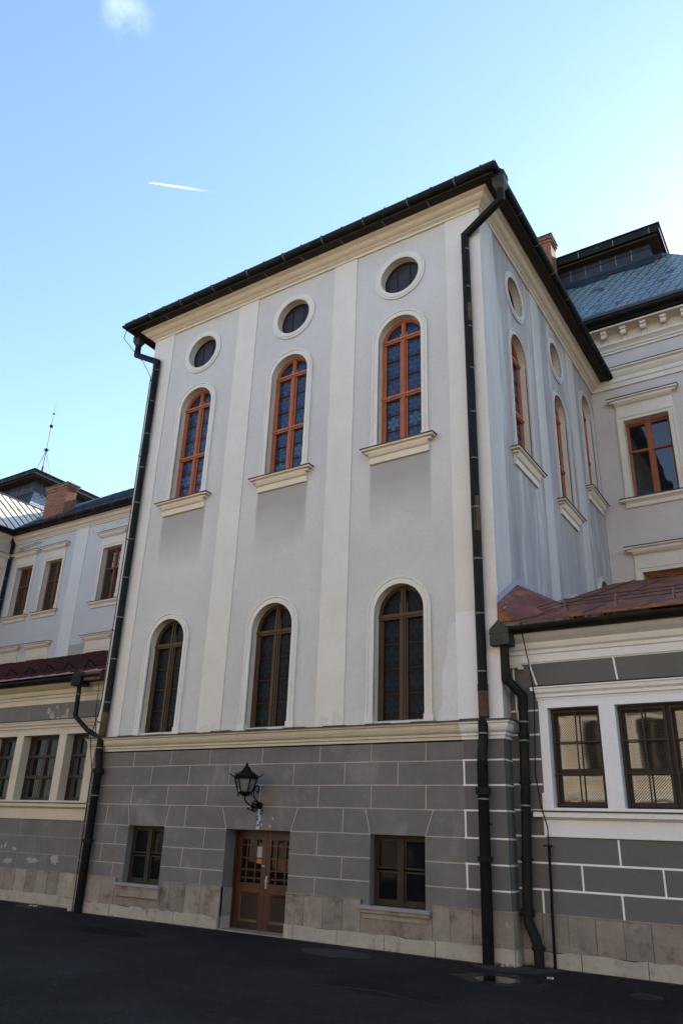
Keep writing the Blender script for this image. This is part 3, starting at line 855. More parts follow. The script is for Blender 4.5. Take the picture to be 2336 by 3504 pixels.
metal_head = mat('greenish grey sheet metal', (0.030, 0.034, 0.031), rough=0.55, amt=0.3, scale=5, spec=0.25)
def hopper(parent, c, sx, sy, h, taper, gable_axis='x', m=None):
    """rainwater head: box with a gabled lid and a tapered foot"""
    x, y, z = c; mb = MB()
    mb.hexa([(x - sx, y - sy, z), (x + sx, y - sy, z), (x + sx, y + sy, z), (x - sx, y + sy, z), (x - sx, y - sy, z + h), (x + sx, y - sy, z + h), (x + sx, y + sy, z + h), (x - sx, y + sy, z + h)])
    mb.box((x - sx - .012, y - sy - .012, z + h * 0.72), (x + sx + .012, y + sy + .012, z + h * 0.8))
    if taper:
        a, b = sx * 0.5, sy * 0.5
        mb.hexa([(x - a, y - b, z - taper), (x + a, y - b, z - taper), (x + a, y + b, z - taper), (x - a, y + b, z - taper), (x - sx, y - sy, z), (x + sx, y - sy, z), (x + sx, y + sy, z), (x - sx, y + sy, z)])
    m = m or [metal_head, metal_head]
    g = sx * 0.95
    for s in (-1, 1):
        mb.quad([(x - sx, y + s * sy, z + h), (x + sx, y + s * sy, z + h), (x, y + s * sy, z + h + g)], 0)
    mb.quad([(x - sx - .01, y - sy - .01, z + h - .01), (x - sx - .01, y + sy + .01, z + h - .01), (x, y + sy + .01, z + h + g), (x, y - sy - .01, z + h + g)], 1)
    mb.quad([(x + sx + .01, y - sy - .01, z + h - .01), (x + sx + .01, y + sy + .01, z + h - .01), (x, y + sy + .01, z + h + g), (x, y - sy - .01, z + h + g)], 1)
    mb.quad([(x - .05, y - sy - .013, z + h * .35), (x, y - sy - .013, z + h * .2), (x + .05, y - sy - .013, z + h * .35), (x, y - sy - .013, z + h * .5)], 0)
    return mb.build('rainwater_head', m or [metal_dark, metal_dark], parent)

rings = [11.2 - 1.02 * k for k in range(12)]
PX, PY = -0.275, -0.135
dp = downpipe(block, [(0.665, -0.33, 12.30), (0.665, -0.33, 12.02), (PX, PY, 11.62), (PX, PY, 1.25), (PX - 0.02, PY, 1.2), (PX - 0.02, PY - 0.01, 0.95), (PX - 0.06, PY, 0.6), (PX - 0.085, PY, GZ)], 0.085,
              rings, [(0.10, 0.10, 0.125), (-0.90, 0.07, 0.12), (1.75, 0.12, 0.094)], extra=[(0.55, -2.34, 2), (1.27, 1.72, 3), (4.6, 5.3, 3), (9.3, 9.75, 1 if False else 3)])
hopper(dp, (0.665, -0.33, 12.40), 0.135, 0.125, 0.30, 0.12)
for z in (10.2, 7.2, 4.2, 1.9, -0.4):
    bl = MB(); bl.bar(FRONT, PX - 0.012, PX + 0.012, z, z + 0.02, -0.01, 0.1)
    bl.build('pipe_clamp', iron, dp)
QX, QY = -9.64, -0.135
dq = downpipe(block, [(-10.655, -0.10, 12.42), (-10.655, -0.10, 12.08), (QX - 0.05, QY, 11.50), (QX - 0.02, QY, 8.0), (QX, QY, 2.0), (QX - 0.02, QY, 1.25), (QX - 0.02, QY - .01, 0.95), (QX + 0.04, QY, 0.6), (QX + 0.045, QY, GZ)], 0.085,
              rings, [(0.50, 0.10, 0.125), (-0.95, 0.07, 0.12), (8.7, 0.3, 0.093)], extra=[(0.55, -2.34, 2), (1.27, 1.80, 3)])
hopper(dq, (-10.655, -0.10, 12.52), 0.125, 0.12, 0.16, 0.14)

lk = MB()
lk.tube([(-10.70, -0.55, 12.80), (-10.86, -0.50, 12.5), (-10.72, -0.2, 12.2), (-10.3, -0.12, 11.7), (-9.93, -0.09, 11.1), (-9.93, -0.07, 8.0), (-9.92, -0.07, 3.0), (-9.90, -0.10, 1.9), (-9.96, -0.21, 1.25), (-9.90, -0.2, 1.0), (-9.86, -0.1, 0.5), (-9.84, -0.08, GZ)], 0.010, 6)
for z in (11.0, 8.6, 6.2, 3.8, 1.6): lk.tube([(-9.93, 0.0, z), (-9.93, -0.10, z)], 0.012, 6)
lk.build('lightning_cable', iron, block)

# string course with its sheet flashing
sc = MB()
SP = [(-10, AY), (-10, 0), (0, 0), (0, AY)]
SPROF = [(0, 0.925), (0.03, 0.925), (0.03, 0.975), (0.055, 0.985), (0.055, 1.025), (0.075, 1.035), (0.10, 1.06), (0.125, 1.11), (0.135, 1.165), (0.165, 1.175), (0.165, 1.215), (0, 1.235)]
sc.sweep([(-10, AY), (-10, 0), (-0.74, 0)], SPROF, 0)
sc.sweep([(-0.738, 0), (0, 0), (0, AY)], SPROF, 2)
sc.sweep(SP, [(-0.02, 1.238), (0.0, 1.236), (0.195, 1.218), (0.195, 1.206), (0.20, 1.206), (0.20, 1.228), (0.0, 1.252), (-0.02, 1.252)], mi=1)
for k in range(11):
    a = -10 + k * 0.93
    sc.bar(FRONT, a, a + 0.5, 1.23, 1.236 + random.uniform(0, .012), 0.10, 0.203, 1)
sc.build('string_course', [cream_dull, flash, white_new], block)

# windows of the block
for k, cx in enumerate(BX):
    church_window(block, FRONT, cx, HW, 6.95, 9.645, 'orange', True, seed=k)
    church_window(block, FRONT, cx, HW, 1.27, 3.335, 'brown', False, seed=k + 5)
    round_window(block, FRONT, cx, 11.34)
for k, cy in enumerate(BY[:2]):
    church_window(block, SIDE, cy, HW, 6.95, 9.645, 'orange', True, seed=k + 10)
    round_window(block, SIDE, cy, 11.34)
church_window(block, SIDE, BY[2], HW, 8.45, 11.17, 'orange', True, seed=14)
church_window(block, SIDE, BY[2], HW, 3.7, 5.35, 'brown', False, seed=15)
church_window(block, SIDE, BY[1], HW, 2.2, 4.07, 'brown', False, seed=16)
for (a, b), sx in zip((OPEN[0], OPEN[2]), (1, 2)):
    fr = sash_window(block, FRONT, a, b, -1.705, ZT, 0.15, wood_base, pane_dark, 2, (0.5,), 0.05, barw=0.014, mid=0.055)
    s = MB()
    s.bar(FRONT, a - 0.15, b + 0.13, -1.755, -1.70, -0.15, 0.135, 0)
    s.bar(FRONT, a - 0.13, b + 0.11, -1.81, -1.756, -0.05, 0.10, 1)
    if sx == 1: s.bar(FRONT, a - 0.09, b + 0.10, -1.95, -1.812, -0.05, 0.085, 1)
    else: s.bar(FRONT, a - 0.10, b + 0.06, -1.90, -1.812, -0.05, 0.052, 1)
    s.build('sill', [mat('pale cement sill', (0.23, 0.235, 0.23), amt=0.12, scale=4), stone], fr)

# double door
DX0, DX1, DZ0 = -5.80, -4.25, GZ + 0.02
df = MB(); dd = -0.33
df.bar(FRONT, DX0, DX0 + 0.06, DZ0, ZT, dd - 0.06, dd + 0.03); df.bar(FRONT, DX1 - 0.06, DX1, DZ0, ZT, dd - 0.06, dd + 0.03)
df.bar(FRONT, DX0 + 0.06, DX1 - 0.06, ZT - 0.076, ZT, dd - 0.06, dd + 0.004)
df.bar(FRONT, DX0, DX1, GZ - 0.02, DZ0, dd - 0.1, 0.02, 1)
door = df.build('double_door', [wood_door, stone], block)
mid = (DX0 + DX1) / 2
for a, b, sg in ((DX0 + 0.063, mid - 0.004, 1), (mid + 0.004, DX1 - 0.063, -1)):
    m = MB()
    z0, z1 = DZ0 + 0.005, ZT - 0.075
    gl0, gl1 = z0 + 0.78, z1 - 0.10
    st = 0.105
    m.bar(FRONT, a, a + st, z0, z1, dd - 0.05, dd); m.bar(FRONT, b - st, b, z0, z1, dd - 0.05, dd)
    for p, q in ((z0, z0 + 0.12), (gl0 - 0.17, gl0), (gl1, z1)): m.bar(FRONT, a + st, b - st, p, q, dd - 0.05, dd, 1 if p == z0 else 0)
    m.bar(FRONT, a + st, b - st, z0 + 0.12, gl0 - 0.17, dd - 0.045, dd - 0.018, 1)
    m.ring(FRONT, rect(a + st + .05, b - st - .05, z0 + .17, gl0 - .22), rect(a + st, b - st, z0 + 0.12, gl0 - 0.17), [(0, dd - .017), (0.2, dd - .01), (1, dd - .003)], closed=True, mi=0)
    iw = b - a - 2 * st; cols = [0.26, 0.69]; hs = [0.11, 0.30, 0.57, 0.87]
    for cc in cols: m.bar(FRONT, a + st + iw * cc - .014, a + st + iw * cc + .014, gl0, gl1, dd - 0.04, dd - 0.006)
    for hh in hs: m.bar(FRONT, a + st, b - st, gl0 + (gl1 - gl0) * hh - .013, gl0 + (gl1 - gl0) * hh + .013, dd - 0.039, dd - 0.008)
    m.bar(FRONT, a + st, b - st, gl0 - 0.03, gl0 - 0.005, dd, dd + 0.012); m.bar(FRONT, a + st, b - st, gl0 - 0.165, gl0 - 0.14, dd, dd + 0.014)
    lf = m.build('door_leaf', [wood_door, wood_panel], door)
    p = MB(); p.plate(FRONT, rect(a + st - .01, b - st + .01, gl0 - .01, gl1 + .01), (), dd - 0.03); pg = p.build('pane', pane_door, door)
    if sg == 1:
        n = MB(); u = a + st + iw * 0.72
        n.bar(FRONT, u, u + iw * 0.25, gl1 - 0.36, gl1 - 0.12, dd - 0.028, dd - 0.024, 0); n.bar(FRONT, u, u + iw * 0.25, gl1 - 0.42, gl1 - 0.361, dd - 0.028, dd - 0.024, 1)
        n.bar(FRONT, b - 0.09, b - 0.02, gl1 - 0.47, gl1 - 0.445, dd - 0.01, dd + 0.004, 0)
        n.build('notice', [paper, paper_orange], door)
    else:
        h = MB(); h.bar(FRONT, a + 0.015, a + 0.05, gl0 - 0.08, gl0 + 0.14, dd, dd + 0.01); h.tube([FRONT(a + 0.033, dd, gl0 + 0.06), FRONT(a + 0.033, dd + 0.05, gl0 + 0.06), FRONT(a + 0.12, dd + 0.055, gl0 + 0.055)], 0.01, 8)
        h.build('handle', steel, door)
        n = MB(); n.bar(FRONT, a + st + iw * .30, a + st + iw * .66, gl0 + (gl1 - gl0) * .33, gl0 + (gl1 - gl0) * .55, dd - .028, dd - .025, 0); n.bar(FRONT, a + st + iw * .73, a + st + iw, gl0 + (gl1 - gl0) * .33, gl0 + (gl1 - gl0) * .55, dd - .028, dd - .025, 0)
        n.build('notice', mat('brown card', (0.10, 0.05, 0.02), amt=0.3, scale=6), door)

# repair patches: bare filler with splashes of blue paint under the lantern, worn paint
def patch(parent, F, poly, d, m, name='plaster_repair'):
    q = MB(); q.slab(F, poly, -0.002, d, 0); return q.build(name, m, parent)
yellowed = mat('yellowed render', (0.185, 0.16, 0.135), amt=0.12, scale=4)
patch(block, FRONT, blob(-4.78, 0.02, 0.30, 0.20, 20, 0.35, 3), 0.0022, yellowed)
patch(block, FRONT, [(-5.06, ZT + 0.01), (-4.985, ZT + 0.01), (-4.965, -0.20), (-5.03, -0.22)], 0.005, white_patch)
for k in range(7): patch(block, FRONT, blob(-5.02 + random.uniform(-.07, .07), -0.52 + 0.05 * k, 0.045, 0.035, 9, 0.6, 40 + k), 0.006 + 0.0003 * k, blue_paint, 'paint_splash')
for k in range(3): patch(block, FRONT, blob(-5.4 + random.uniform(0, .9), ZT + random.uniform(0.02, .25), 0.02, 0.03, 7, 0.5, 80 + k), 0.003, white_patch)

lighter = mat('lighter plaster repair', (0.56, 0.565, 0.57), amt=0.05, scale=1.5, bump=0.1, bscale=25)
patch(block, FRONT, [(-1.22, 1.24), (-0.80, 1.24), (-0.80, 3.0), (-0.95, 2.9), (-1.0, 2.4), (-1.1, 2.05), (-1.08, 1.6)], 0.002, lighter)
beige = mat('damp beige plaster', (0.57, 0.545, 0.495), amt=0.1, scale=4, bump=0.15, bscale=25)
for k, (u, a_, h_) in enumerate([(-6.6, .22, .12), (-6.35, .12, .16), (-3.6, .17, .13), (-3.3, .15, .2), (-9.6, .2, .1)]): patch(block, FRONT, blob(u, 1.27 + h_ * .5, a_, h_, 22, 0.5, 300 + k), 0.027 + .0002 * k, beige)
dm = mat('brown wall foot dirt', (0.030, 0.024, 0.017), amt=0.4, scale=7, rough=0.95, bump=0.5, bscale=50)
rr_ = random.Random(12)
for x0_, x1_, y_ in ((-9.9, -5.8, -0.05), (-4.25, -0.3, -0.05), (0.6, 6.0, 0.28), (-16.0, -10.05, 0.28)):
    n_ = int((x1_ - x0_) / 0.12); xs_ = [x0_ + (x1_ - x0_) * k / n_ for k in range(n_ + 1)]
    ground_sheet('wall_foot_dirt', [(x, y_ + .03) for x in xs_[::-1]] + [(x, y_ - .03 - .12 * rr_.random() ** 2) for x in xs_], 0.010, dm)

# ------------------------------------------------------------------ wall lantern over the door
lan = thing('wall_lantern', 'black wrought iron lantern on a scrolled bracket above the double door', 'lantern', (-5.0, 0.0, -0.17))
LC = Vector((-5.03, -0.45, 0.0))
b = MB()
bz = -0.17
b.tube([(-4.995, 0.0, bz), (-4.995, -0.06, bz)], 0.062, 14); b.tube([(-4.995, -0.06, bz), (-4.995, -0.08, bz)], 0.035, 12)
b.tube([(-4.995, -0.05, bz - 0.02), (-5.0, -0.15, bz - 0.035), (-5.01, -0.30, bz - 0.01), (-5.02, -0.40, bz + 0.04), (-5.03, -0.445, bz + 0.10), LC + Vector((0, 0, 0.0))], 0.013, 8)
for R0, cy in ((0.095, -0.17), (0.06, -0.17), (0.03, -0.17)):
    b.tube([(-5.0, cy + R0 * math.cos(t), bz - 0.02 + R0 * math.sin(t)) for t in [2 * math.pi * k / 20 for k in range(21)]], 0.011, 6)
b.tube([(-4.995, -0.05, bz), (-4.995, -0.11, bz + 0.08), (-5.0, -0.2, bz + 0.13), (-5.0, -0.22, bz + 0.24), (-5.0, -0.19, bz + 0.32)] + [(-5.0, -0.13 + 0.06 * math.cos(t) * (1 - t / 9), bz + 0.32 + 0.06 * math.sin(t) * (1 - t / 9)) for t in [math.pi - k * 0.45 - math.pi * 0 for k in range(0, 0)]] + [(-5.0, -0.13, bz + 0.36), (-5.0, -0.08, bz + 0.33), (-5.0, -0.07, bz + 0.27), (-5.0, -0.10, bz + 0.235), (-5.0, -0.135, bz + 0.255)], 0.012, 8)
b.tube([(-5.0, -0.2, bz - 0.10), (-5.01, -0.30, bz - 0.09), (-5.01, -0.35, bz - 0.055), (-5.01, -0.38, bz - 0.085)], 0.011, 8)
b.build('bracket', iron, lan, smooth=True)
h = MB()
rot = math.pi / 6
rb, rt, zt_ = 0.125, 0.225, 0.33
for k in range(6):
    a = rot + k * math.pi / 3; cs, sn = math.cos(a), math.sin(a)
    h.tube([LC + Vector((rb * cs, rb * sn, 0.03)), LC + Vector((0.175 * cs, 0.175 * sn, 0.16)), LC + Vector((rt * cs, rt * sn, zt_))], 0.014, 6)
    h.tube([LC + Vector((rt * cs, rt * sn, zt_)), LC + Vector((0.27 * cs, 0.27 * sn, zt_ + 0.01)), LC + Vector((0.305 * cs, 0.305 * sn, zt_ + 0.035)), LC + Vector((0.335 * cs, 0.335 * sn, zt_ + 0.05))], [0.013, 0.012, 0.010, 0.005], 6)
    h.tube([LC + Vector((rb * cs, rb * sn, 0.04)), LC + Vector((0.125 * cs, 0.125 * sn, 0.0)), LC + Vector((0.15 * cs, 0.15 * sn, -0.025))], [0.012, 0.010, 0.005], 6)
h.lathe(LC, [(0.0, 0.015), (rb, 0.015), (rb + .012, 0.03), (rb + .012, 0.055), (rb, 0.06), (0, 0.06)], 6, rot=rot)
h.lathe(LC, [(rt - .02, zt_ - .05), (rt + .005, zt_ - .045), (rt + .02, zt_), (0.2, zt_ + .035), (0.13, zt_ + .085), (0.085, zt_ + .12), (0.075, zt_ + .13), (0.07, zt_ + .16), (0.03, zt_ + .185), (0.018, zt_ + .20), (0.0, zt_ + .20)], 6, rot=rot)
h.lathe(LC, [(0.0, zt_ + .19), (0.028, zt_ + .205), (0.032, zt_ + .22), (0.02, zt_ + .235), (0.008, zt_ + .25), (0, zt_ + .262)], 10)
h.lathe(LC, [(0.0, -0.03), (0.05, -0.025), (0.06, 0.0), (0.09, 0.016), (0, 0.016)], 10)
h.build('lantern_body', iron, lan)
gp = MB()
gp.lathe(LC, [(rb - .01, 0.055), (0.16, 0.16), (rt - .02, zt_ - .04)], 6, rot=rot)
gp.build('lantern_glass', frosted, lan)
lb = MB(); lb.bar(Frame(LC, (1, 0, 0), (0, -1, 0)), -0.07, -0.01, 0.06, 0.115, 0.112, 0.121); lb.build('paper_tag', paper, lan)

# ------------------------------------------------------------------ one-storey annexes on both sides
def pitched(y):                               # annex roof plane
    return 2.83 + 0.362 * (y + 0.15)

def annex(parent, x0, x1, groups, wallm, jm, trim, jwid, joints, dirx, plinth_joints, low_joints, fresh):
    """x0..x1 along the facade; groups = list of lists of (u0, u1, lights)"""
    mb = MB()
    WB, WT = -0.12, 1.425
    allw = [w for g in groups for w in g[2]]
    mb.plate(ANNEX, rect(x0, x1, -1.65, 2.62), [rect(a, b, WB, WT) for a, b, n in allw], 0, 0)
    for a, b, n in allw: mb.reveal(ANNEX, rect(a, b, WB, WT), 0.03, -0.30, 2)
    # joints of the rendered ashlar
    def free(z):                              # stretches of plain wall at a height
        if z < -0.55: return [(x0, x1)]
        s = []; a = x0
        for g0, g1, _ in sorted(groups):
            s.append((a, g0 - 0.0)); a = g1
        s.append((a, x1)); return s
    for z in (-0.545, -0.925, -1.30, -0.16, 0.23, 0.62, 1.01, 1.40):
        for a, b in free(z):
            if b - a > 0.05: mb.bar(ANNEX, a, b, z - jwid / 2, z + jwid / 2, -0.002, 0.004, 1)
    for z1, z0, xs in joints:
        for x in xs: strip(mb, ANNEX, (x, z1 - jwid / 2), (x, z0 + jwid / 2), jwid * 0.95, -0.002, 0.0035, 1)
    z1, z0 = 2.19, 1.78
    if True:
        mb.bar(ANNEX, x0, x1, 2.18, 2.18 + jwid, -0.002, 0.004, 1)
        for g0, g1, ws in groups:
            n = 3; c = (g0 + g1) / 2
            for k in range(n + 1):
                t = -1 + 2 * k / n
                u = c + t * (g1 - g0) / 2
                strip(mb, ANNEX, (u + t * 0.10, z1), (u - t * 0.02, z0), jwid, -0.002, 0.0035, 1)
    mb.build('wall', [wallm, jm, trim], parent)
    for g0, g1, ws in groups:
        s = MB()
        s.plate(ANNEX, rect(g0 + 0.02, g1 - 0.02, -0.17, 1.62), [rect(a, b, WB, WT) for a, b, n in ws], 0.03)
        s.reveal(ANNEX, rect(g0 + 0.02, g1 - 0.02, -0.17, 1.62), 0.0, 0.03)
        for q, sg in ((g0, 1), (g1, -1)): s.bar(ANNEX, *sorted((q - sg * 0.01, q + sg * 0.15)), -0.17, 0.10, 0.0, 0.045)
        s.build('window_surround', trim, parent)
        l = MB()
        A, B = (g0, AY), (g1, AY)
        l.sweep([(g0, AY + .001), (g0, AY), (g1, AY), (g1, AY + .001)][1:3], [(0, 1.55), (0.035, 1.55), (0.045, 1.585), (0.07, 1.60), (0.075, 1.645), (0.11, 1.68), (0.12, 1.735), (0.14, 1.74), (0.14, 1.765), (0, 1.775)])
        for q, sg in ((g0, -1), (g1, 1)): l.bar(ANNEX, *sorted((q, q + sg * 0.07)), 1.70, 1.766, 0, 0.139)
        l.bar(ANNEX, g0 - 0.08, g1 + 0.08, 1.777, 1.790, -0.01, 0.155, 1)
        l.build('window_hood', [trim, flash], parent)
        k = MB()
        k.sweep([(g0 - 0.02, AY), (g1 + 0.02, AY)], [(0, -0.545), (0.03, -0.545), (0.03, -0.30), (0.06, -0.29), (0.09, -0.26), (0.12, -0.225), (0.12, -0.19), (0, -0.185)])
        k.bar(ANNEX, g0 - 0.15, g1 + 0.15, -0.26, -0.187, -0.01, 0.125)
        k.bar(ANNEX, g0 - 0.16, g1 + 0.16, -0.184, -0.165, -0.30, 0.15, 1)
        k.build('sill_band', [trim, flash], parent)
        for a, b, n in ws:
            if fresh:
                fr = sash_window(parent, ANNEX, a, b, WB - 0.01, WT, 0.17, wood_black, pane_annex, n, (0.36, 0.68) if False else (0.36,), 0.06, mid=0.055)
                gr = MB(); d = -0.10
                for c in range(n):
                    p = a + (b - a) * c / n; q = a + (b - a) * (c + 1) / n
                    for t in (0.06, 0.5, 0.94):
                        u = p + (q - p) * t; gr.bar(ANNEX, u - .011, u + .011, WB + .04, WT - .03, d, d + .018)
                    for t in (0.03, 0.33, 0.65, 0.96):
                        z = WB + (WT - WB) * t; gr.bar(ANNEX, p + .02, q - .02, z - .010, z + .010, d - .004, d + .02)
                gr.build('grille', wood_black, fr)
                wm = MB(); per = 0.042; d = -0.125
                H = WT - WB - 0.06; u0, u1 = a + 0.04, b - 0.04
                for sg in (1, -1):
                    c = -H
                    while c < (u1 - u0):
                        # 45 degree wire clipped to the opening
                        pa = max(0.0, c); pb = min(u1 - u0, c + H)
                        if pb > pa:
                            z_a, z_b = (pa - c), (pb - c)
                            if sg < 0: z_a, z_b = H - z_a, H - z_b
                            strip(wm, ANNEX, (u0 + pa, WB + .03 + z_a), (u0 + pb, WB + .03 + z_b), 0.0042, d, d + 0.002, 0)
                        c += per
                wm.build('wire_mesh', wood_black, fr)
            else:
                fr = sash_window(parent, ANNEX, a, b, WB - 0.01, WT, 0.20, wood_black, pane_dark, n, (0.36, 0.68), 0.045, mid=0.05)
                cu = MB()
                for c in range(n):
                    p = a + (b - a) * c / n; q = a + (b - a) * (c + 1) / n
                    for t0, t1 in ((0.10, 0.30), (0.52, 0.9)):
                        m_ = 8
                        for s_ in range(m_):
                            uu0 = p + (q - p) * (t0 + (t1 - t0) * s_ / m_); uu1 = p + (q - p) * (t0 + (t1 - t0) * (s_ + 1) / m_)
                            dd0 = -0.2455 + 0.0008 * (s_ % 2); dd1 = -0.2455 + 0.0008 * ((s_ + 1) % 2)
                            cu.quad([ANNEX(uu0, dd0, WB + .07), ANNEX(uu1, dd1, WB + .07), ANNEX(uu1, dd1, WT - .07), ANNEX(uu0, dd0, WT - .07)])
                cu.build('curtain', curtain, fr)
    # cornice under the gutter
    c = MB()
    c.sweep([(x0, AY), (x1, AY)], [(0, 2.20), (0.03, 2.20), (0.03, 2.33), (0.055, 2.345), (0.06, 2.40), (0.10, 2.43), (0.12, 2.49), (0.12, 2.52), (0.22, 2.58), (0.26, 2.62), (0.26, 2.66), (0, 2.66)])
    c.build('cornice', trim, parent)
    gt = MB()
    gc, gz, gr_ = 0.42, 2.74, 0.085
    gt.sweep([(x0 + (0.06 if dirx > 0 else 0), AY), (x1 - (0.06 if dirx < 0 else 0), AY)], gutter_profile(gc, gz, gr_))
    us = [x0 + 0.9 + 1.05 * k for k in range(int((x1 - x0) / 1.05))]
    gutter_rings(gt, ANNEX, us, gc, gz, gr_, 0)
    gt.bar(ANNEX, x0, x1, 2.662, 2.80, 0.0, 0.33, 1)
    gt.build('gutter', [metal_dark, soffit if not fresh else metal_rust], parent)

def annex_roof(parent, x0, x1, step, m, guards, gy):
    r = MB()
    y0, y1 = -0.12, RY
    r.hexa([(x0, y0, pitched(y0) - .03), (x1, y0, pitched(y0) - .03), (x1, y1, pitched(y1) - .03), (x0, y1, pitched(y1) - .03), (x0, y0, pitched(y0)), (x1, y0, pitched(y0)), (x1, y1, pitched(y1)), (x0, y1, pitched(y1))])
    x = x0 + step * 0.6
    while x < x1:
        w_, h = (0.014, 0.03) if step > .6 else (0.012, 0.028)
        r.hexa([(x - w_, y0 - .005, pitched(y0)), (x + w_, y0 - .005, pitched(y0)), (x + w_, y1, pitched(y1)), (x - w_, y1, pitched(y1)), (x - w_, y0 - .005, pitched(y0) + h), (x + w_, y0 - .005, pitched(y0) + h), (x + w_, y1, pitched(y1) + h), (x - w_, y1, pitched(y1) + h)], 1)
        x += step
    for y in (2.1, 4.2, 6.3): r.hexa([(x0, y, pitched(y)), (x1, y, pitched(y)), (x1, y + .03, pitched(y + .03)), (x0, y + .03, pitched(y + .03)), (x0, y, pitched(y) + .006), (x1, y, pitched(y) + .006), (x1, y + .03, pitched(y + .03) + .006), (x0, y + .03, pitched(y + .03) + .006)])
    return r.build('roof', [m, roof_seam], parent)

# ---- right annex
ra = thing('annex_building', 'low dark grey annex with white window surrounds and rusty red roof', 'building', (4, 4, GZ))
AX1 = 9.0
RW = [(0.50, 4.52, [(0.665, 1.505, 1), (1.755, 3.265, 2), (3.515, 4.355, 1)]), (5.4, 8.3, [(5.6, 6.44, 1), (6.69, 8.1, 2)])]
annex(ra, 0.0, AX1, RW, base_new, joint_new, white_new, 0.028,
      [(-0.545, -0.925, [1.60, 2.72, 3.85, 5.0, 6.1]), (-0.925, -1.30, [1.02, 2.19, 3.3, 4.4, 5.5]), (-1.30, -1.64, [0.385, 1.575, 2.72, 3.85, 5.0]), (-0.16, -0.545, [0.13]), (0.23, -0.16, [0.13]), (1.40, 1.01, [0.15]), (1.78, 1.40, [0.13]), (2.18, 1.78, [0.11])], 1, [], [], True)
plinth(ra, [(0.035, AX1)], [0.36, 0.75, 1.155, 1.555, 1.94, 2.35, 2.75, 3.1, 3.5, 3.9, 4.3, 4.7, 5.1, 5.5], [0.92, 1.85, 2.7, 3.6, 4.5, 5.4], ANNEX, zt=-1.64, seed=8)
cb = MB()
cb.bar(ANNEX, 0.02, 0.27, 2.13, 2.20, 0, 0.06); cb.bar(ANNEX, 0.22, 0.30, 2.09, 2.14, 0, 0.08)
cb.build('corbel', cream, ra)
rr = annex_roof(ra, 0.03, AX1, 0.93, roof_red, 3, 0.7)
# upturned corner against the block wall, with a lead strip on top
ck = MB()
PA, PB, PC = (0.03, -0.08, 3.22), (0.03, 1.0, 3.86), (0.03, 3.06, 3.94)
PQ, PP, PE = (0.36, -0.10, pitched(-.1) + .01), (0.75, 1.1, pitched(1.1) + .012), (0.5, 2.4, pitched(2.4) + .012)
PZ = (0.03, -0.10, 2.86)
for q in ([PZ, PQ, PA], [PA, PQ, PP], [PA, PP, PB], [PB, PP, PE], [PB, PE, PC]): ck.quad(q)
ck.build('upturned_flashing', roof_red, rr)
ld = MB()
for p, q in ((PA, PB), (PB, PC)):
    ld.quad([(0.034, p[1], p[2] - .06), (0.034, q[1], q[2] - .06), (0.034, q[1], q[2] + .13), (0.034, p[1], p[2] + .13)])
    ld.quad([(0.034, p[1], p[2] - .06), (0.034, q[1], q[2] - .06), (0.16, q[1], q[2] - .12), (0.16, p[1], p[2] - .12)])
ld.build('lead_strip', lead, rr)
for x in (1.0, 1.87, 2.80, 3.75, 4.7, 5.65):
    s = MB(); y = 0.70; z = pitched(y)
    s.hexa([(x - .012, y - .10, pitched(y - .1)), (x + .012, y - .10, pitched(y - .1)), (x + .012, y - .04, pitched(y - .04)), (x - .012, y - .04, pitched(y - .04)), (x - .012, y + .0, z + .24), (x + .012, y + .0, z + .24), (x + .012, y + .03, z + .24), (x - .012, y + .03, z + .24)])
    s.hexa([(x - .012, y + .16, pitched(y + .16)), (x + .012, y + .16, pitched(y + .16)), (x + .012, y + .2, pitched(y + .2)), (x - .012, y + .2, pitched(y + .2)), (x - .012, y + .0, z + .22), (x + .012, y + .0, z + .22), (x + .012, y + .03, z + .24), (x - .012, y + .03, z + .24)])
    s.build('snow_guard', roof_maroon, rr)
for k, h in enumerate((0.10, 0.16, 0.22)):
    s = MB(); xs = [0.35, 1.0, 1.45, 1.87, 2.35, 2.80, 3.75, 4.7, 5.65]
    s.tube([(x, 0.69, pitched(0.7) + h + (0.0 if i % 2 else -0.008) + (-.10 if i == 0 else 0)) for i, x in enumerate(xs)], 0.006, 5)
    s.build('snow_guard_wire', iron, rr)
ap = downpipe(ra, [(0.10, -0.02, 2.44), (0.10, -0.02, 1.90), (0.20, 0.06, 1.77), (0.31, 0.17, 1.62), (0.285, 0.18, 1.1), (0.25, 0.18, 0.0), (0.18, 0.18, -1.62), (0.19, 0.16, -1.74), (0.30, 0.12, -1.95), (0.335, 0.12, -2.08), (0.335, 0.12, GZ)], 0.077,
              [1.86, 1.2, 0.9, -0.1], [(-1.62, 0.10, 0.105), (-0.88, 0.06, 0.098), (0.25, 0.05, 0.1), (1.0, 0.06, 0.092), (-2.09, 0.05, 0.1)], extra=[(0.2, -1.7, 2), (-2.0, -2.34, 2)])
hopper(ap, (0.075, -0.04, 2.45), 0.17, 0.15, 0.27, 0, m=[metal_head, metal_copper])
lw = MB()
lw.tube([(0.42, 0.0, 2.86), (0.43, -0.05, 2.70), (0.44, 0.18, 2.2), (0.50, 0.18, 1.66), (0.45, 0.27, 1.2), (0.40, 0.28, 0.40), (0.50, 0.19, -0.14), (0.55, 0.15, -0.27), (0.55, 0.26, -0.40), (0.545, 0.28, -0.7)], 0.009, 6)
lw.tube([(0.545, 0.28, -0.66), (0.54, 0.27, -1.3), (0.535, 0.25, -1.62), (0.53, 0.245, GZ)], 0.022, 8)
lw.tube([(0.47, 0.24, -0.68), (0.62, 0.24, -0.68)], 0.012, 6); lw.tube([(0.545, 0.33, -0.68), (0.545, 0.2, -0.68)], 0.012, 6)
lw.build('lightning_cable', iron, ra)

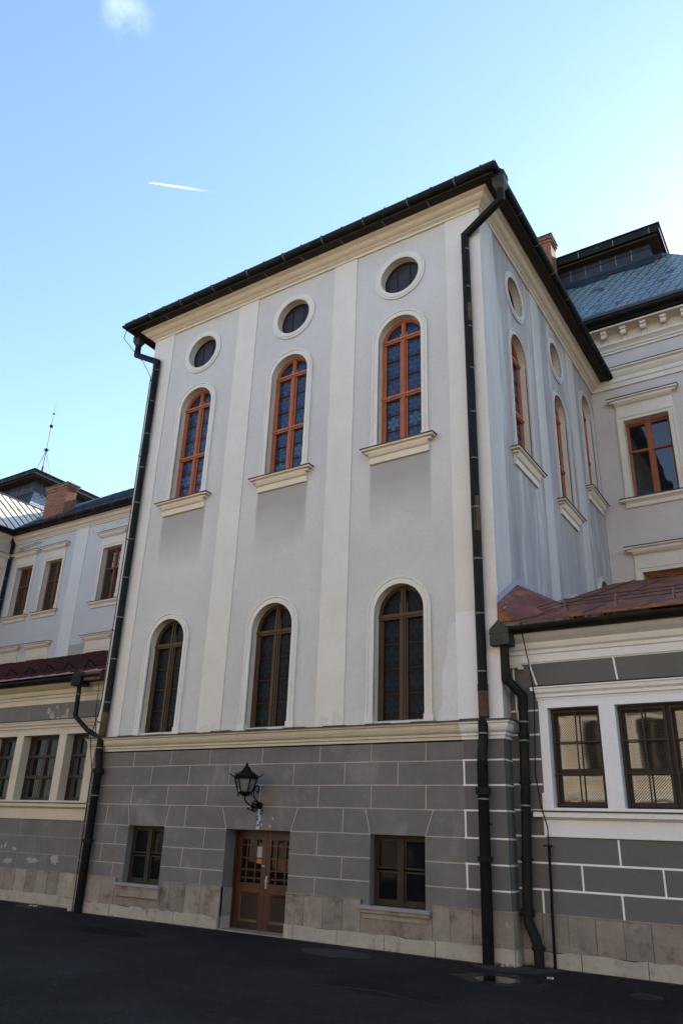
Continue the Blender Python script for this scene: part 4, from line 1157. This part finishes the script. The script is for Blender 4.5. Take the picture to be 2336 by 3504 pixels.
# ---- left annex
la = thing('annex_building', 'low weathered grey annex with maroon seamed roof, left of the tall block', 'building', (-19, 4, GZ))
LX0 = WX
groups = []
xr = -10.29
for k in range(4):
    groups.append((xr - 4.27, xr, [(xr - 4.10, xr - 3.13, 1), (xr - 2.855, xr - 1.44, 2), (xr - 1.165, xr - 0.33, 1)])); xr -= 4.75
joint_faint = mat('faint joint line', (0.25, 0.225, 0.195), amt=0.2, scale=5)
annex(la, LX0, -10.0, groups, base_old, joint_faint, cream_dull, 0.013,
      [(-0.545, -0.925, [-10.45, -11.56, -12.66, -13.75, -14.85, -15.9]), (-0.925, -1.30, [-10.9, -12.036, -13.134, -14.2, -15.3]), (-1.30, -1.64, [-10.4, -11.5, -12.6, -13.7, -14.8])], -1, [], [], False)
plinth(la, [(LX0, -10.03)], [-10.9 - 0.395 * k for k in range(44)], [-10.77 - 1.04 * k for k in range(17)], ANNEX, zt=-1.65, seed=21)
lr = annex_roof(la, LX0, -10.03, 0.52, roof_maroon, 0, 0.8)
for k in range(10):
    x = -10.80 - 0.83 * k; y = 0.75
    s = MB(); s.tube([(x, y - .12, pitched(y - .12)), (x, y - .03, pitched(y) + .20), (x, y + .03, pitched(y) + .20), (x, y + .25, pitched(y + .25))], 0.02, 6)
    s.build('snow_guard', iron, lr)
for h in (0.07, 0.13):
    s = MB(); s.tube([(-10.1, 0.78, pitched(.75) + h), (-14, 0.78, pitched(.75) + h - .01), (-19, 0.78, pitched(.75) + h)], 0.006, 5); s.build('snow_guard_wire', iron, lr)
lp = downpipe(la, [(-10.83, -0.06, 2.50), (-10.83, -0.04, 1.80), (-10.76, -0.05, 1.74), (-10.30, -0.06, 1.44), (-9.75, -0.11, 1.22)], 0.054, [2.3], [(1.85, 0.05, 0.060)])
hopper(lp, (-10.83, -0.06, 2.50), 0.17, 0.14, 0.24, 0, m=[metal_dark, metal_rust])
bx = MB(); bx.box((-10.62, -0.14, 2.60), (-10.04, 0.10, 2.80)); bx.build('gutter_end_box', [metal_rust], lp)
lc = MB(); lc.tube([(-10.35, 0.1, 2.75), (-10.36, 0.16, 2.2), (-10.36, 0.17, 1.80), (-10.28, 0.25, 1.2), (-10.22, 0.27, 0.2), (-10.2, 0.27, -0.6), (-10.12, 0.28, GZ)], 0.009, 6)
lc.build('lightning_cable', iron, la)
peeled = mat('peeled pale plaster', (0.30, 0.285, 0.27), amt=0.15, scale=6)
for k, (u, z, a, b_) in enumerate([(-12.35, 2.02, .10, .12), (-12.2, 1.9, .12, .13), (-11.7, 1.85, .20, .05), (-11.62, 1.95, .07, .13), (-11.95, 1.83, .12, .05), (-12.05, 2.1, .1, .05), (-12.75, -1.22, .12, .06), (-13.1, -1.16, .05, .09), (-13.25, -1.2, .05, .07), (-12.0, -1.45, .3, .09), (-11.2, -1.4, .24, .13), (-12.9, -1.5, .3, .07)]):
    patch(la, ANNEX, blob(u, z, a, b_, 22, 0.6, 100 + k), 0.003 + 0.0004 * k, peeled)

# ------------------------------------------------------------------ rear building, right part with mansard pavilion
def hooded_window(parent, F, cu, zb, zt, hw=0.64, sill=True, wood=wood_rear, cs=cream, pm=None):
    fr = sash_window(parent, F, cu - hw, cu + hw, zb, zt, 0.24, wood, pm or pane_room, 2, (0.62,), 0.055, mid=0.055)
    s = MB()
    s.ring(F, [(cu - hw, zb - .02), (cu - hw, zt), (cu + hw, zt), (cu + hw, zb - .02)], [(cu - hw - .19, zb - .02), (cu - hw - .19, zt + .17), (cu + hw + .19, zt + .17), (cu + hw + .19, zb - .02)], [(0, -.02), (0, 0.03), (0.6, 0.03), (0.65, 0.05), (1, 0.05), (1, 0)])
    for sg in (-1, 1): s.bar(F, *sorted((cu + sg * (hw - .005), cu + sg * (hw + .21))), zb - .03, zb + .22, -0.01, 0.056)
    s.build('surround', cs, fr)
    h = MB()
    h.bar(F, cu - hw - .17, cu + hw + .17, zt + .172, zt + .47, 0, 0.045)
    a, b = F(cu - hw - .19, 0, 0).xy, F(cu + hw + .19, 0, 0).xy
    h.sweep([a, b], [(0, zt + .47), (0.05, zt + .47), (0.06, zt + .50), (0.12, zt + .53), (0.18, zt + .60), (0.18, zt + .66), (0.24, zt + .69), (0.24, zt + .725), (0, zt + .73)])
    for sg in (-1, 1):
        h.bar(F, *sorted((cu + sg * (hw + .19), cu + sg * (hw + .32))), zt + .60, zt + .655, -.01, 0.178); h.bar(F, *sorted((cu + sg * (hw + .19), cu + sg * (hw + .37))), zt + .66, zt + .726, -.01, 0.238)
    h.bar(F, cu - hw - .39, cu + hw + .39, zt + .732, zt + .75, -0.01, 0.26, 1)
    h.build('window_hood', [cs, flash], fr)
    if sill:
        k = MB()
        a, b = F(cu - hw - .21, 0, 0).xy, F(cu + hw + .21, 0, 0).xy
        k.sweep([a, b], [(0, zb - .30), (0.06, zb - .30), (0.06, zb - .18), (0.12, zb - .13), (0.16, zb - .11), (0.16, zb - .045), (0, zb - .04)])
        for sg in (-1, 1): k.bar(F, *sorted((cu + sg * (hw + .21), cu + sg * (hw + .33))), zb - .12, zb - .046, -.01, 0.158)
        k.bar(F, cu - hw - .35, cu + hw + .35, zb - .038, zb - .02, -0.24, 0.185, 1)
        k.build('sill', [cs, flash], fr)
    return fr

rb_ = thing('rear_building', 'grey rear building with bracketed cornice and blue shingled mansard behind the right annex', 'building', (2, 14, GZ))
RX1 = 5.0
w = MB()
RC = (1.485, 3.95)
hs = [rect(c - .64, c + .64, 8.60, 11.15) for c in RC] + [rect(c - .64, c + .64, 3.9, 6.33) for c in RC]
w.plate(REAR, rect(0, RX1, GZ, 14.6), hs, 0, 0)
for h in hs: w.reveal(REAR, h, 0, -.34, 1)
w.quad([(RX1, RY, GZ), (RX1, RY + 14, GZ), (RX1, RY + 14, 14.6), (RX1, RY, 14.6)])
w.quad([(-7, RY + .01, 12.0), (0, RY + .01, 12.0), (0, RY + .01, 14.6), (-7, RY + .01, 14.6)])
w.quad([(-7, RY, 12.0), (-7, RY + 14, 12.0), (-7, RY + 14, 14.6), (-7, RY, 14.6)])
w.build('wall', [plaster_rear, cream], rb_)
for c in RC:
    hooded_window(rb_, REAR, c, 8.60, 11.15); hooded_window(rb_, REAR, c, 3.92, 6.33, sill=False)
m = MB()
RP = [(0, RY), (RX1, RY), (RX1, RY + 14)]
m.sweep(RP, [(0, 12.35), (0.05, 12.35), (0.05, 12.50), (0.09, 12.53), (0.09, 12.66), (0.14, 12.72), (0.19, 12.80), (0.19, 12.86), (0.27, 12.90), (0.27, 12.95), (0, 12.97)], z0=0)
m.sweep(RP, [(-.01, 12.975), (0.29, 12.955), (0.29, 12.97), (-.01, 12.99)], mi=1)
m.build('string_course', [cream, flash], rb_)
m = MB()
RPC = [(-6, RY), (RX1, RY), (RX1, RY + 14)]
m.sweep(RPC, [(0, 13.60), (0.05, 13.60), (0.05, 13.66), (0.10, 13.70), (0.10, 13.74), (0.16, 13.80), (0.22, 13.84), (0.22, 13.90), (0.06, 13.93), (0.06, 14.22), (0.09, 14.26), (0.50, 14.27), (0.50, 14.33), (0, 14.34)])
m.build('cornice', cream, rb_)
k = 0
x = -2.9
while x < RX1:                               # scrolled brackets under the eaves
    b = MB()
    if x > 0.3:
        b.bar(REAR, x - .09, x + .09, 14.18, 14.265, 0.05, 0.40)
        b.tube([REAR(x - .085, 0.30, 14.10), REAR(x + .085, 0.30, 14.10)], 0.085, 12)
        b.slab(Frame((x - .07, RY, 0), (0, -1, 0), (1, 0, 0)), [(0.05, 13.95), (0.10, 13.90), (0.17, 13.93), (0.22, 14.02), (0.34, 14.08), (0.34, 14.18), (0.05, 14.18)], 0, 0.14)
        b.build('bracket', cream, rb_)
    x += 0.592
m = MB()
m.sweep(RPC, [(-.1, 14.345), (0.62, 14.345), (0.62, 14.45), (0.55, 14.50), (-.1, 14.50)])
m.sweep(RPC, gutter_profile(0.72, 14.52, 0.11)); 
m.build('gutter', metal_dark, rb_)
# mansard roof: steep shingled faces up to a raised cladding storey with its own eaves
TY, TZ = 11.15, 18.60
EZ = 14.50; EYF = RY - 0.72; EXR = RX1 + 0.72; EXL = -7.72
run = TY - EYF
TXR, TXL = 2.47, -4.2
r = MB()
TB = 19.5
r.quad([(EXL, EYF, EZ), (EXR, EYF, EZ), (TXR, TY, TZ), (TXL, TY, TZ)])
r.quad([(EXR, EYF, EZ), (EXR, RY + 14.7, EZ), (TXR, TB, TZ), (TXR, TY, TZ)])
r.quad([(EXL, EYF, EZ), (TXL, TY, TZ), (TXL, TB, TZ), (EXL, RY + 14.7, EZ)])
r.sweep([(-6, RY), (RX1, RY), (RX1, RY + 14)], [(0.5, 14.55), (0.80, 14.58), (0.82, 14.66), (0.62, 14.82), (0.5, 14.9)], mi=1)
def along(t, off):                            # a ragged dark skirt lies over the top of the tiles
    return EYF + (TY - EYF) * t - off * 0.82, EZ + (TZ - EZ) * t + off * 0.57
rg = random.Random(4); n_ = 26
for k in range(n_):
    x0_ = TXL + (TXR - TXL) * k / n_; x1_ = TXL + (TXR - TXL) * (k + 1) / n_
    t_ = 0.88 - 0.05 * rg.random()
    (ya, za), (yb, zb) = along(t_, 0.03), along(1.0, 0.03)
    r.quad([(x0_, ya, za), (x1_, ya, za), (x1_, yb, zb), (x0_, yb, zb)], 2)
mr_ = r.build('roof', [shingle, roof_dark, clad_and_shade], rb_)
def clerestory(parent, x0, x1, y0, y1, z0, z1, over, eh, name='raised_roof_storey'):
    c = MB()
    P = [(x0, y1), (x0, y0), (x1, y0), (x1, y1)]
    def ringpath(prof, mi=0):
        c.sweep([P[0], P[1], P[2], P[3], P[0]], prof, mi)
    c.box((x0 + .02, y0 + .02, z0 - 0.4), (x1 - .02, y1 - .02, z1), 0)
    for d, za, zb in ((0.10, z0 - .12, z0 + .02), (0.05, z0 + .02, z0 + .36), (0.08, z0 + .36, z0 + .40), (0.05, z0 + .40, z0 + .70)):
        c.box((x0 - d, y0 - d, za), (x1 + d, y1 + d, zb), 0)
    c.box((x0 - over, y0 - over, z1), (x1 + over, y1 + over, z1 + eh), 2)
    c.box((x0 - over - .04, y0 - over - .04, z1 + eh), (x1 + over + .04, y1 + over + .04, z1 + eh + .05), 2)
    c.box((x0 - over + .12, y0 - over + .12, z1 - .07), (x1 + over - .12, y1 + over - .12, z1), 3)
    cx, cy = (x0 + x1) / 2, (y0 + y1) / 2
    h = min(x1 - x0, y1 - y0) / 2 + over
    zt = z1 + eh + .05
    ridge = [(x0 - over + h, cy, zt + h * .2), (x1 + over - h, cy, zt + h * .2)]
    A, B, C_, D_ = (x0 - over, y0 - over, zt), (x1 + over, y0 - over, zt), (x1 + over, y1 + over, zt), (x0 - over, y1 + over, zt)
    c.quad([A, B, ridge[1], ridge[0]], 2); c.quad([B, C_, ridge[1]], 2); c.quad([C_, D_, ridge[0], ridge[1]], 2); c.quad([D_, A, ridge[0]], 2)
    x = x0 + 0.45                             # pale solder seams between the sheets
    while x < x1:
        c.box((x - .012, y0 - .056, z0 + .02), (x + .012, y0 - .052, z0 + .69), 1); x += 0.55 if int(x * 10) % 2 else 0.95
    x = x0
    while x < x1 + over:
        c.box((x - .012, y0 - over - .004, z1 + .02), (x + .012, y0 - over - .001, z1 + eh - .02), 1); x += 1.25
    y = y0 + 0.4
    while y < y1:
        c.box((x1 + .052, y - .012, z0 + .02), (x1 + .056, y + .012, z0 + .69), 1); y += 0.8
    return c.build(name, [clad_and_shade, metal_seam, metal_dark, soffit], parent)
clerestory(rb_, TXL + .15, 2.05, TY + 0.02, 17.0, TZ + 0.02, 19.25, 0.48, 0.30)
def chimney(parent, x0, x1, y0, y1, z0, z1, capz=0.12):
    c = MB()
    c.box((x0, y0, z0), (x1, y1, z1 - .32), 0); c.box((x0 - .03, y0 - .03, z1 - .32), (x1 + .03, y1 + .03, z1 - .2), 0); c.box((x0 - .07, y0 - .07, z1 - .2), (x1 + .07, y1 + .07, z1 - .06), 0)
    c.box((x0 - .10, y0 - .10, z1 - .06), (x1 + .10, y1 + .10, z1), 1)
    return c.build('chimney', [brick, flash], parent)
chimney(mr_, -1.85, -1.10, 10.05, 10.65, 15.5, 20.25)

# ------------------------------------------------------------------ rear wing, left part
wood_left = mat('dull brown timber', (0.15, 0.048, 0.018), rough=0.55, amt=0.25, scale=6)
rl = thing('rear_wing', 'lilac grey rear wing with wide brick chimney above the maroon annex roof', 'building', (-20, 12, GZ))
w = MB()
LCN = (-27.87, -25.66, -21.57, -17.5, -14.5)
hs = [rect(c - .62, c + .62, 8.45, 10.97) for c in LCN] + [rect(c - .62, c + .62, 3.9, 6.17) for c in LCN]
w.plate(REAR, rect(WX, -10, GZ, 12.75), hs, 0, 0)
for h in hs: w.reveal(REAR, h, 0, -.34, 1)
w.build('wall', [plaster, cream], rl)
for c in LCN:
    hooded_window(rl, REAR, c, 8.45, 10.97, hw=0.62, wood=wood_left); hooded_window(rl, REAR, c, 3.92, 6.17, hw=0.62, sill=False, wood=wood_left)
p = MB(); p.bar(REAR, -24.30, -23.45, GZ, 12.3, -.01, 0.03); p.build('pilaster', pale, rl)
p = MB(); p.bar(REAR, -19.9, -19.1, GZ, 12.3, -.01, 0.03); p.build('pilaster', cream, rl)
m = MB()
m.sweep([(WX, RY), (-10, RY)], [(0, 12.28), (0.05, 12.28), (0.05, 12.34), (0.09, 12.36), (0.12, 12.42), (0.20, 12.46), (0.25, 12.53), (0.25, 12.58), (0.33, 12.6), (0.33, 12.64), (0, 12.64)])
m.build('cornice', cream, rl)
m = MB(); m.sweep([(WX, RY), (-10, RY)], [(-.1, 12.645), (0.58, 12.645), (0.58, 12.80), (-.1, 12.80)]); m.build('eaves', soffit, rl)
m = MB(); m.sweep([(WX, RY), (-10, RY)], gutter_profile(0.635, 12.79, 0.115)); gutter_rings(m, REAR, [-28.5 + 1.2 * k for k in range(15)], 0.635, 12.79, 0.115, 1); m.build('gutter', [metal_dark, metal_seam], rl)
r = MB()
PT = math.tan(R_(36.5)); YE = RY - .70; ZE = 12.84; YR = 14.0
r.quad([(-34, YE, ZE), (-10 - 0.0, YE, ZE), (-10, YR, ZE + PT * (YR - YE)), (-34, YR, ZE + PT * (YR - YE))])
r.quad([(-34, YR, ZE + PT * (YR - YE)), (-10, YR, ZE + PT * (YR - YE)), (-10, 19.5, 12.8), (-34, 19.5, 12.8)])
x = -28.2
while x < -10:
    r.hexa([(x - .015, YE, ZE), (x + .015, YE, ZE), (x + .015, YR, ZE + PT * (YR - YE)), (x - .015, YR, ZE + PT * (YR - YE)), (x - .015, YE, ZE + .035), (x + .015, YE, ZE + .035), (x + .015, YR, ZE + PT * (YR - YE) + .035), (x - .015, YR, ZE + PT * (YR - YE) + .035)]); x += 0.6
rr2 = r.build('roof', roof_dark, rl)
for k in range(8):
    s = MB(); x = -25.6 + 0.95 * k; y = YE + .35; z = ZE + PT * .35
    s.tube([(x, y - .1, z - .07), (x, y, z + .16), (x, y + .2, z + .14)], 0.012, 6); s.build('snow_guard', iron, rr2)
s = MB(); s.tube([(-26, YE + .35, ZE + PT * .35 + .13), (-18, YE + .35, ZE + PT * .35 + .13)], 0.008, 5); s.build('snow_guard_wire', iron, rr2)
chimney(rr2, -27.68, -26.08, 9.2, 9.82, 12.9, 15.30)
downpipe(rl, [(-29.07, 8.72, 12.85), (-29.07, 8.80, 12.3), (-29.07, 8.80, 6.0)], 0.085, [11.5 - 1.05 * k for k in range(6)])
for k, (u, z, a, b_) in enumerate([(-28.2, 12.02, .75, .16), (-27.3, 12.1, .5, .14), (-27.5, 11.75, .35, .2), (-28.5, 11.85, .35, .2)]):
    patch(rl, REAR, blob(u, z, a, b_, 26, 0.5, 200 + k), 0.004 + .0005 * k, tan_patch)
for k, (u, z, a, b_) in enumerate([(-23.15, 11.95, .09, .12), (-22.45, 11.95, .10, .13), (-21.5, 12.1, .12, .1), (-21.2, 12.05, .2, .06), (-20.9, 12.12, .14, .05), (-26.9, 11.65, .13, .2), (-21.7, 11.86, .08, .05)]):
    patch(rl, REAR, blob(u, z, a, b_, 20, 0.55, 220 + k), 0.007 + .0005 * k, white_patch)

# ------------------------------------------------------------------ side wing at far left with its roof tower
sw = thing('side_wing', 'side wing with pale seamed roof and dark roof tower at far left', 'building', (-34, 4, GZ))
w = MB()
WN = (7.95, 5.2, 2.4, -0.4, -3.2)
hs = [rect(c - .62, c + .62, 8.45, 10.97) for c in WN]
w.plate(WING, rect(-9, RY, GZ, 12.75), hs, 0, 0)
for h in hs: w.reveal(WING, h, 0, -.34, 1)
w.quad([(WX, -9, GZ), (-36, -9, GZ), (-36, -9, 12.75), (WX, -9, 12.75)])
w.build('wall', [plaster_rear, cream], sw)
for c in WN: hooded_window(sw, WING, c, 8.45, 10.97, hw=0.62)
m = MB(); m.sweep([(WX, -9), (WX, RY - .35)], [(0, 12.28), (0.05, 12.28), (0.05, 12.34), (0.12, 12.42), (0.25, 12.53), (0.25, 12.58), (0.33, 12.6), (0.33, 12.64), (0, 12.64)]); m.build('cornice', cream, sw)
m = MB(); m.sweep([(WX, -9), (WX, RY - .6)], [(-.1, 12.645), (0.58, 12.645), (0.58, 12.80), (-.1, 12.80)]); m.build('eaves', soffit, sw)
m = MB(); m.sweep([(WX, -9), (WX, RY - .60)], gutter_profile(0.635, 12.79, 0.115)); m.build('gutter', metal_dark, sw)
r = MB()
XE = WX + .70; XR = -32.45; ST = math.tan(R_(40)); ZR = ZE + ST * (XE - XR)
r.quad([(XE, -9.4, ZE), (XE, 13.5, ZE), (XR, 13.5, ZR), (XR, -9.4, ZR)]); r.quad([(XR, -9.4, ZR), (XR, 13.5, ZR), (-36.5, 13.5, ZE), (-36.5, -9.4, ZE)])
y = -9.2
while y < 13.4:
    r.hexa([(XE, y - .015, ZE), (XE, y + .015, ZE), (XR, y + .015, ZR), (XR, y - .015, ZR), (XE, y - .015, ZE + .05), (XE, y + .015, ZE + .05), (XR, y + .015, ZR + .05), (XR, y - .015, ZR + .05)], 1); y += 0.52
r.box((XR - .06, -9.4, ZR - .02), (XR + .06, 13.5, ZR + .06), 1)
sr = r.build('roof', [roof_pale, roof_dark], sw)
for k in range(8):
    s = MB(); y = 12.4 - 1.3 * k; x = XR + 1.6; z = ZE + ST * (XE - x)
    s.tube([(x + .1, y, z - .06), (x, y, z + .2), (x - .2, y, z + .16)], 0.014, 6); s.build('snow_guard', iron, sr)
for h in (.09, .16):
    s = MB(); s.tube([(XR + 1.6, -5, ZE + ST * (XE - XR - 1.6) + h), (XR + 1.6, 12.6, ZE + ST * (XE - XR - 1.6) + h)], 0.009, 5); s.build('snow_guard_wire', iron, sr)
t = MB()
tx1, tx0, ty0, ty1 = -34.8, -41.0, 13.05, 16.6
bz, tz = 14.0, 18.4
fl = 1.7
t.quad([(tx0 - fl, ty0 - fl, bz), (tx1 + fl, ty0 - fl, bz), (tx1, ty0, tz), (tx0, ty0, tz)], 1)  # same tiles as the flanks; this face's shade is put into its colour
t.quad([(tx1 + fl, ty0 - fl, bz), (tx1 + fl, ty1 + fl, bz), (tx1, ty1, tz), (tx1, ty0, tz)], 0)
t.quad([(tx1 + fl, ty1 + fl, bz), (tx0 - fl, ty1 + fl, bz), (tx0, ty1, tz), (tx1, ty1, tz)], 0)
shingle_pale = shingle_mat('pale shingles', (0.22, 0.25, 0.29), (0.05, 0.06, 0.07), (0.2, 0.2, 0.18))
tw = t.build('roof_tower', [shingle_pale, clad_and_shade], sw)
clerestory(tw, tx0, tx1, ty0, ty1, 18.3, 18.98, 0.80, 0.27)

mast = thing('antenna_mast', 'thin antenna mast with guy wires standing on the dark roof tower', 'mast', (-35.5, 13.72, 19.2))
AX, AYY = -35.5, 13.72
s = MB(); s.tube([(AX, AYY, 19.3), (AX, AYY, 20.4)], 0.07, 8, 0); s.tube([(AX, AYY, 20.4), (AX, AYY, 21.7)], 0.042, 8, 1); s.tube([(AX, AYY, 21.7), (AX, AYY, 23.6)], 0.03, 8, 1); s.tube([(AX, AYY, 23.6), (AX, AYY, 25.2)], [0.024, 0.008], 8, 1)
s.build('pole', [mat('red mast paint', (0.25, 0.05, 0.05)), mat('pale mast paint', (0.35, 0.28, 0.33))], mast)
s = MB()
s.lathe((AX, AYY, 23.35), [(0, -.12), (.09, -.08), (.12, 0), (.09, .08), (0, .12)], 10); s.build('ball', iron, mast)
s = MB(); s.lathe((AX, AYY, 24.3), [(0, -.07), (.06, -.04), (.07, 0), (.05, .05), (0, .07)], 10); s.build('ball', iron, mast)
s = MB(); s.lathe((AX, AYY, 21.6), [(.04, -.12), (.1, -.08), (.09, .05), (.04, .12)], 8)
for a in range(4): s.tube([(AX, AYY, 21.62), (AX + .2 * math.cos(a * 1.57 + .4), AYY + .2 * math.sin(a * 1.57 + .4), 21.6)], 0.03, 6)
s.build('collar', iron, mast)
for a in range(4):
    s = MB(); s.tube([(AX, AYY, 21.6), (AX + .75 * math.cos(a * 1.57 + .4), AYY + .75 * math.sin(a * 1.57 + .4), 19.35)], 0.010, 5); s.build('guy_wire', iron, mast)

# ------------------------------------------------------------------ building across the courtyard (seen mirrored in the annex windows)
OY = -23.0
OPP = Frame((0, OY, 0), (-1, 0, 0), (0, 1, 0))
ob = thing('opposite_building', 'long cream two storey building across the courtyard, mirrored in the annex windows', 'building', (0, -25, GZ))
w = MB()
ow = [(u, z0, z1) for u in [(-24 + 2.4 * k) for k in range(25)] for z0, z1 in ((-1.3, 0.75), (2.1, 4.5), (7.0, 9.4))]
hs = [rect(u - .65, u + .65, a, b) for u, a, b in ow]
w.plate(OPP, rect(-27, 37, GZ, 12.5), hs, 0, 0)
for h in hs: w.reveal(OPP, h, 0, -.3, 0)
w.quad([(27, OY, GZ), (27, OY - 9, GZ), (27, OY - 9, 12.5), (27, OY, 12.5)]); w.quad([(-37, OY, GZ), (-37, OY - 9, GZ), (-37, OY - 9, 12.5), (-37, OY, 12.5)])
opl = mat('sunlit cream plaster', (0.56, 0.45, 0.31), amt=0.1, scale=1)
w.build('wall', [opl], ob)
for u, a, b in ow: 
    fr = sash_window(ob, OPP, u - .65, u + .65, a, b, 0.2, wood_dark, pane_dark, 2, (0.62,), 0.06)
    q = MB(); q.ring(OPP, rect(u - .65, u + .65, a, b), rect(u - .85, u + .85, a - .2, b + .25), [(0, -.02), (0, .05), (1, .05), (1, 0)], closed=True); q.bar(OPP, u - .95, u + .95, b + .26, b + .4, -.01, .2)
    q.build('surround', cream, fr)
m = MB()
for z, d in ((1.15, .16), (5.6, .14), (12.2, .3)): m.sweep([(37 - 74 * 0 if False else -37, OY - .0), (27, OY)][::-1], [(0, z), (d * .5, z), (d, z + .2), (d, z + .28), (0, z + .28)])
for k in range(9): m.bar(OPP, -25.45 + 7.2 * k, -24.95 + 7.2 * k, GZ, 12.2, -.01, .07)
m.build('cornice', cream, ob)
r = MB(); r.quad([(-37.5, OY + .6, 12.5), (27.5, OY + .6, 12.5), (27.5, OY - 4.5, 16), (-37.5, OY - 4.5, 16)]); r.quad([(-37.5, OY - 9.6, 12.5), (27.5, OY - 9.6, 12.5), (27.5, OY - 4.5, 16), (-37.5, OY - 4.5, 16)])
r.build('roof', roof_red, ob)

# ------------------------------------------------------------------ small things on the ground, and the sky's contrail
def scrap(name, label, x, y, sx, sy, rot, m, cat):
    mb = MB(); c, s_ = math.cos(rot), math.sin(rot)
    def q(a, b, z): return (x + a * c - b * s_, y + a * s_ + b * c, GZ + z)
    n = 4
    top = [[q(-sx + 2 * sx * i / n, -sy + 2 * sy * j / n, 0.018 + 0.014 * ((i * 7 + j * 5) % 3)) for j in range(n + 1)] for i in range(n + 1)]
    for i in range(n):
        for j in range(n): mb.quad([top[i][j], top[i + 1][j], top[i + 1][j + 1], top[i][j + 1]])
    o = mb.build(name, m); tag(o, label, cat)
    return o
scrap('paper_scrap', 'small white paper scrap on the asphalt near the puddle', 0.78, -0.73, 0.045, 0.02, 0.2, paper, 'litter')
scrap('paper_scrap', 'crumpled white paper strip lying by the left annex wall', -11.05, -0.15, 0.10, 0.035, 0.3, paper, 'litter')
scrap('paper_scrap', 'tiny white scrap at the foot of the right corner downpipe', -0.10, -0.24, 0.016, 0.014, 0.7, paper, 'litter')
ws = MB()
for k in range(260):
    x = -0.2 + random.gauss(0, .10); y = -0.09 - abs(random.gauss(0, .05))
    if random.random() < .35: x, y = random.uniform(0.05, .5), 0.22 + random.uniform(-.06, .06)
    if random.random() < .25: x, y = random.uniform(-11.8, -10.3), 0.1 + random.uniform(-.2, .15)
    a = random.uniform(0, 6.28); h = random.uniform(.02, .07); dx, dy = .008 * math.cos(a), .008 * math.sin(a)
    ws.quad([(x - dx, y - dy, GZ), (x + dx, y + dy, GZ), (x + random.uniform(-.03, .03), y + random.uniform(-.03, .03), GZ + h)])
tag(ws.build('weeds', moss), 'sparse green weeds and moss along the wall foot', None, kind='stuff')
for o in [ws]: pass

cm = bpy.data.materials.new('contrail ice'); cm.use_nodes = True
t = cm.node_tree; b = t.nodes['Principled BSDF']
t.nodes.remove(b)
out = t.nodes['Material Output']
di = t.nodes.new('ShaderNodeBsdfTranslucent'); d2 = t.nodes.new('ShaderNodeBsdfDiffuse'); tr = t.nodes.new('ShaderNodeBsdfTransparent')
ad = t.nodes.new('ShaderNodeAddShader'); mixs = t.nodes.new('ShaderNodeMixShader')
di.inputs['Color'].default_value = (0.8, 0.8, 0.8, 1); d2.inputs['Color'].default_value = (0.8, 0.8, 0.8, 1)
c = t.nodes.new('ShaderNodeTexCoord'); sx = t.nodes.new('ShaderNodeSeparateXYZ'); cr = t.nodes.new('ShaderNodeMapRange'); nn = t.nodes.new('ShaderNodeTexNoise'); mm = t.nodes.new('ShaderNodeMath')
nn.inputs['Scale'].default_value = 90; mm.operation = 'MULTIPLY'
k = t.links.new
k(c.outputs['Generated'], sx.inputs[0]); k(sx.outputs['X'], cr.inputs['Value'])
cr.inputs['From Min'].default_value = 0.0; cr.inputs['From Max'].default_value = 1.0; cr.inputs['To Min'].default_value = 0.88; cr.inputs['To Max'].default_value = 0.0
k(c.outputs['Generated'], nn.inputs['Vector'])
pw = t.nodes.new('ShaderNodeMath'); pw.operation = 'POWER'; pw.inputs[1].default_value = 1.7
k(cr.outputs[0], pw.inputs[0]); 
nr2 = t.nodes.new('ShaderNodeMapRange'); nr2.inputs['From Min'].default_value = .3; nr2.inputs['From Max'].default_value = .6; nr2.inputs['To Min'].default_value = .5; nr2.inputs['To Max'].default_value = 1
k(nn.outputs['Fac'], nr2.inputs['Value']); k(pw.outputs[0], mm.inputs[0]); k(nr2.outputs[0], mm.inputs[1])
k(di.outputs[0], ad.inputs[0]); k(d2.outputs[0], ad.inputs[1])
k(mm.outputs[0], mixs.inputs['Fac']); k(tr.outputs[0], mixs.inputs[1]); k(ad.outputs[0], mixs.inputs[2]); k(mixs.outputs[0], out.inputs['Surface'])
D0 = Vector((-0.57197, 0.42734, 0.70016)) * 3000
D1 = Vector((-0.51631, 0.48493, 0.70588)) * 3000
ct = MB()
side = Vector((0.1, -0.65, 0.75)).normalized()
for sg in (-1, 1):
    n = 24
    ct.tube([D0 + (D1 - D0) * (i / n) + side * sg * (0.2 + 2.2 * min(1, i / 9)) for i in range(n + 1)], [0.35 + 0.85 * min(1, i / 8) for i in range(n + 1)], 8)
o = ct.build('contrail', cm)
tag(o, 'short white double contrail fading to the right in the blue sky', 'contrail')
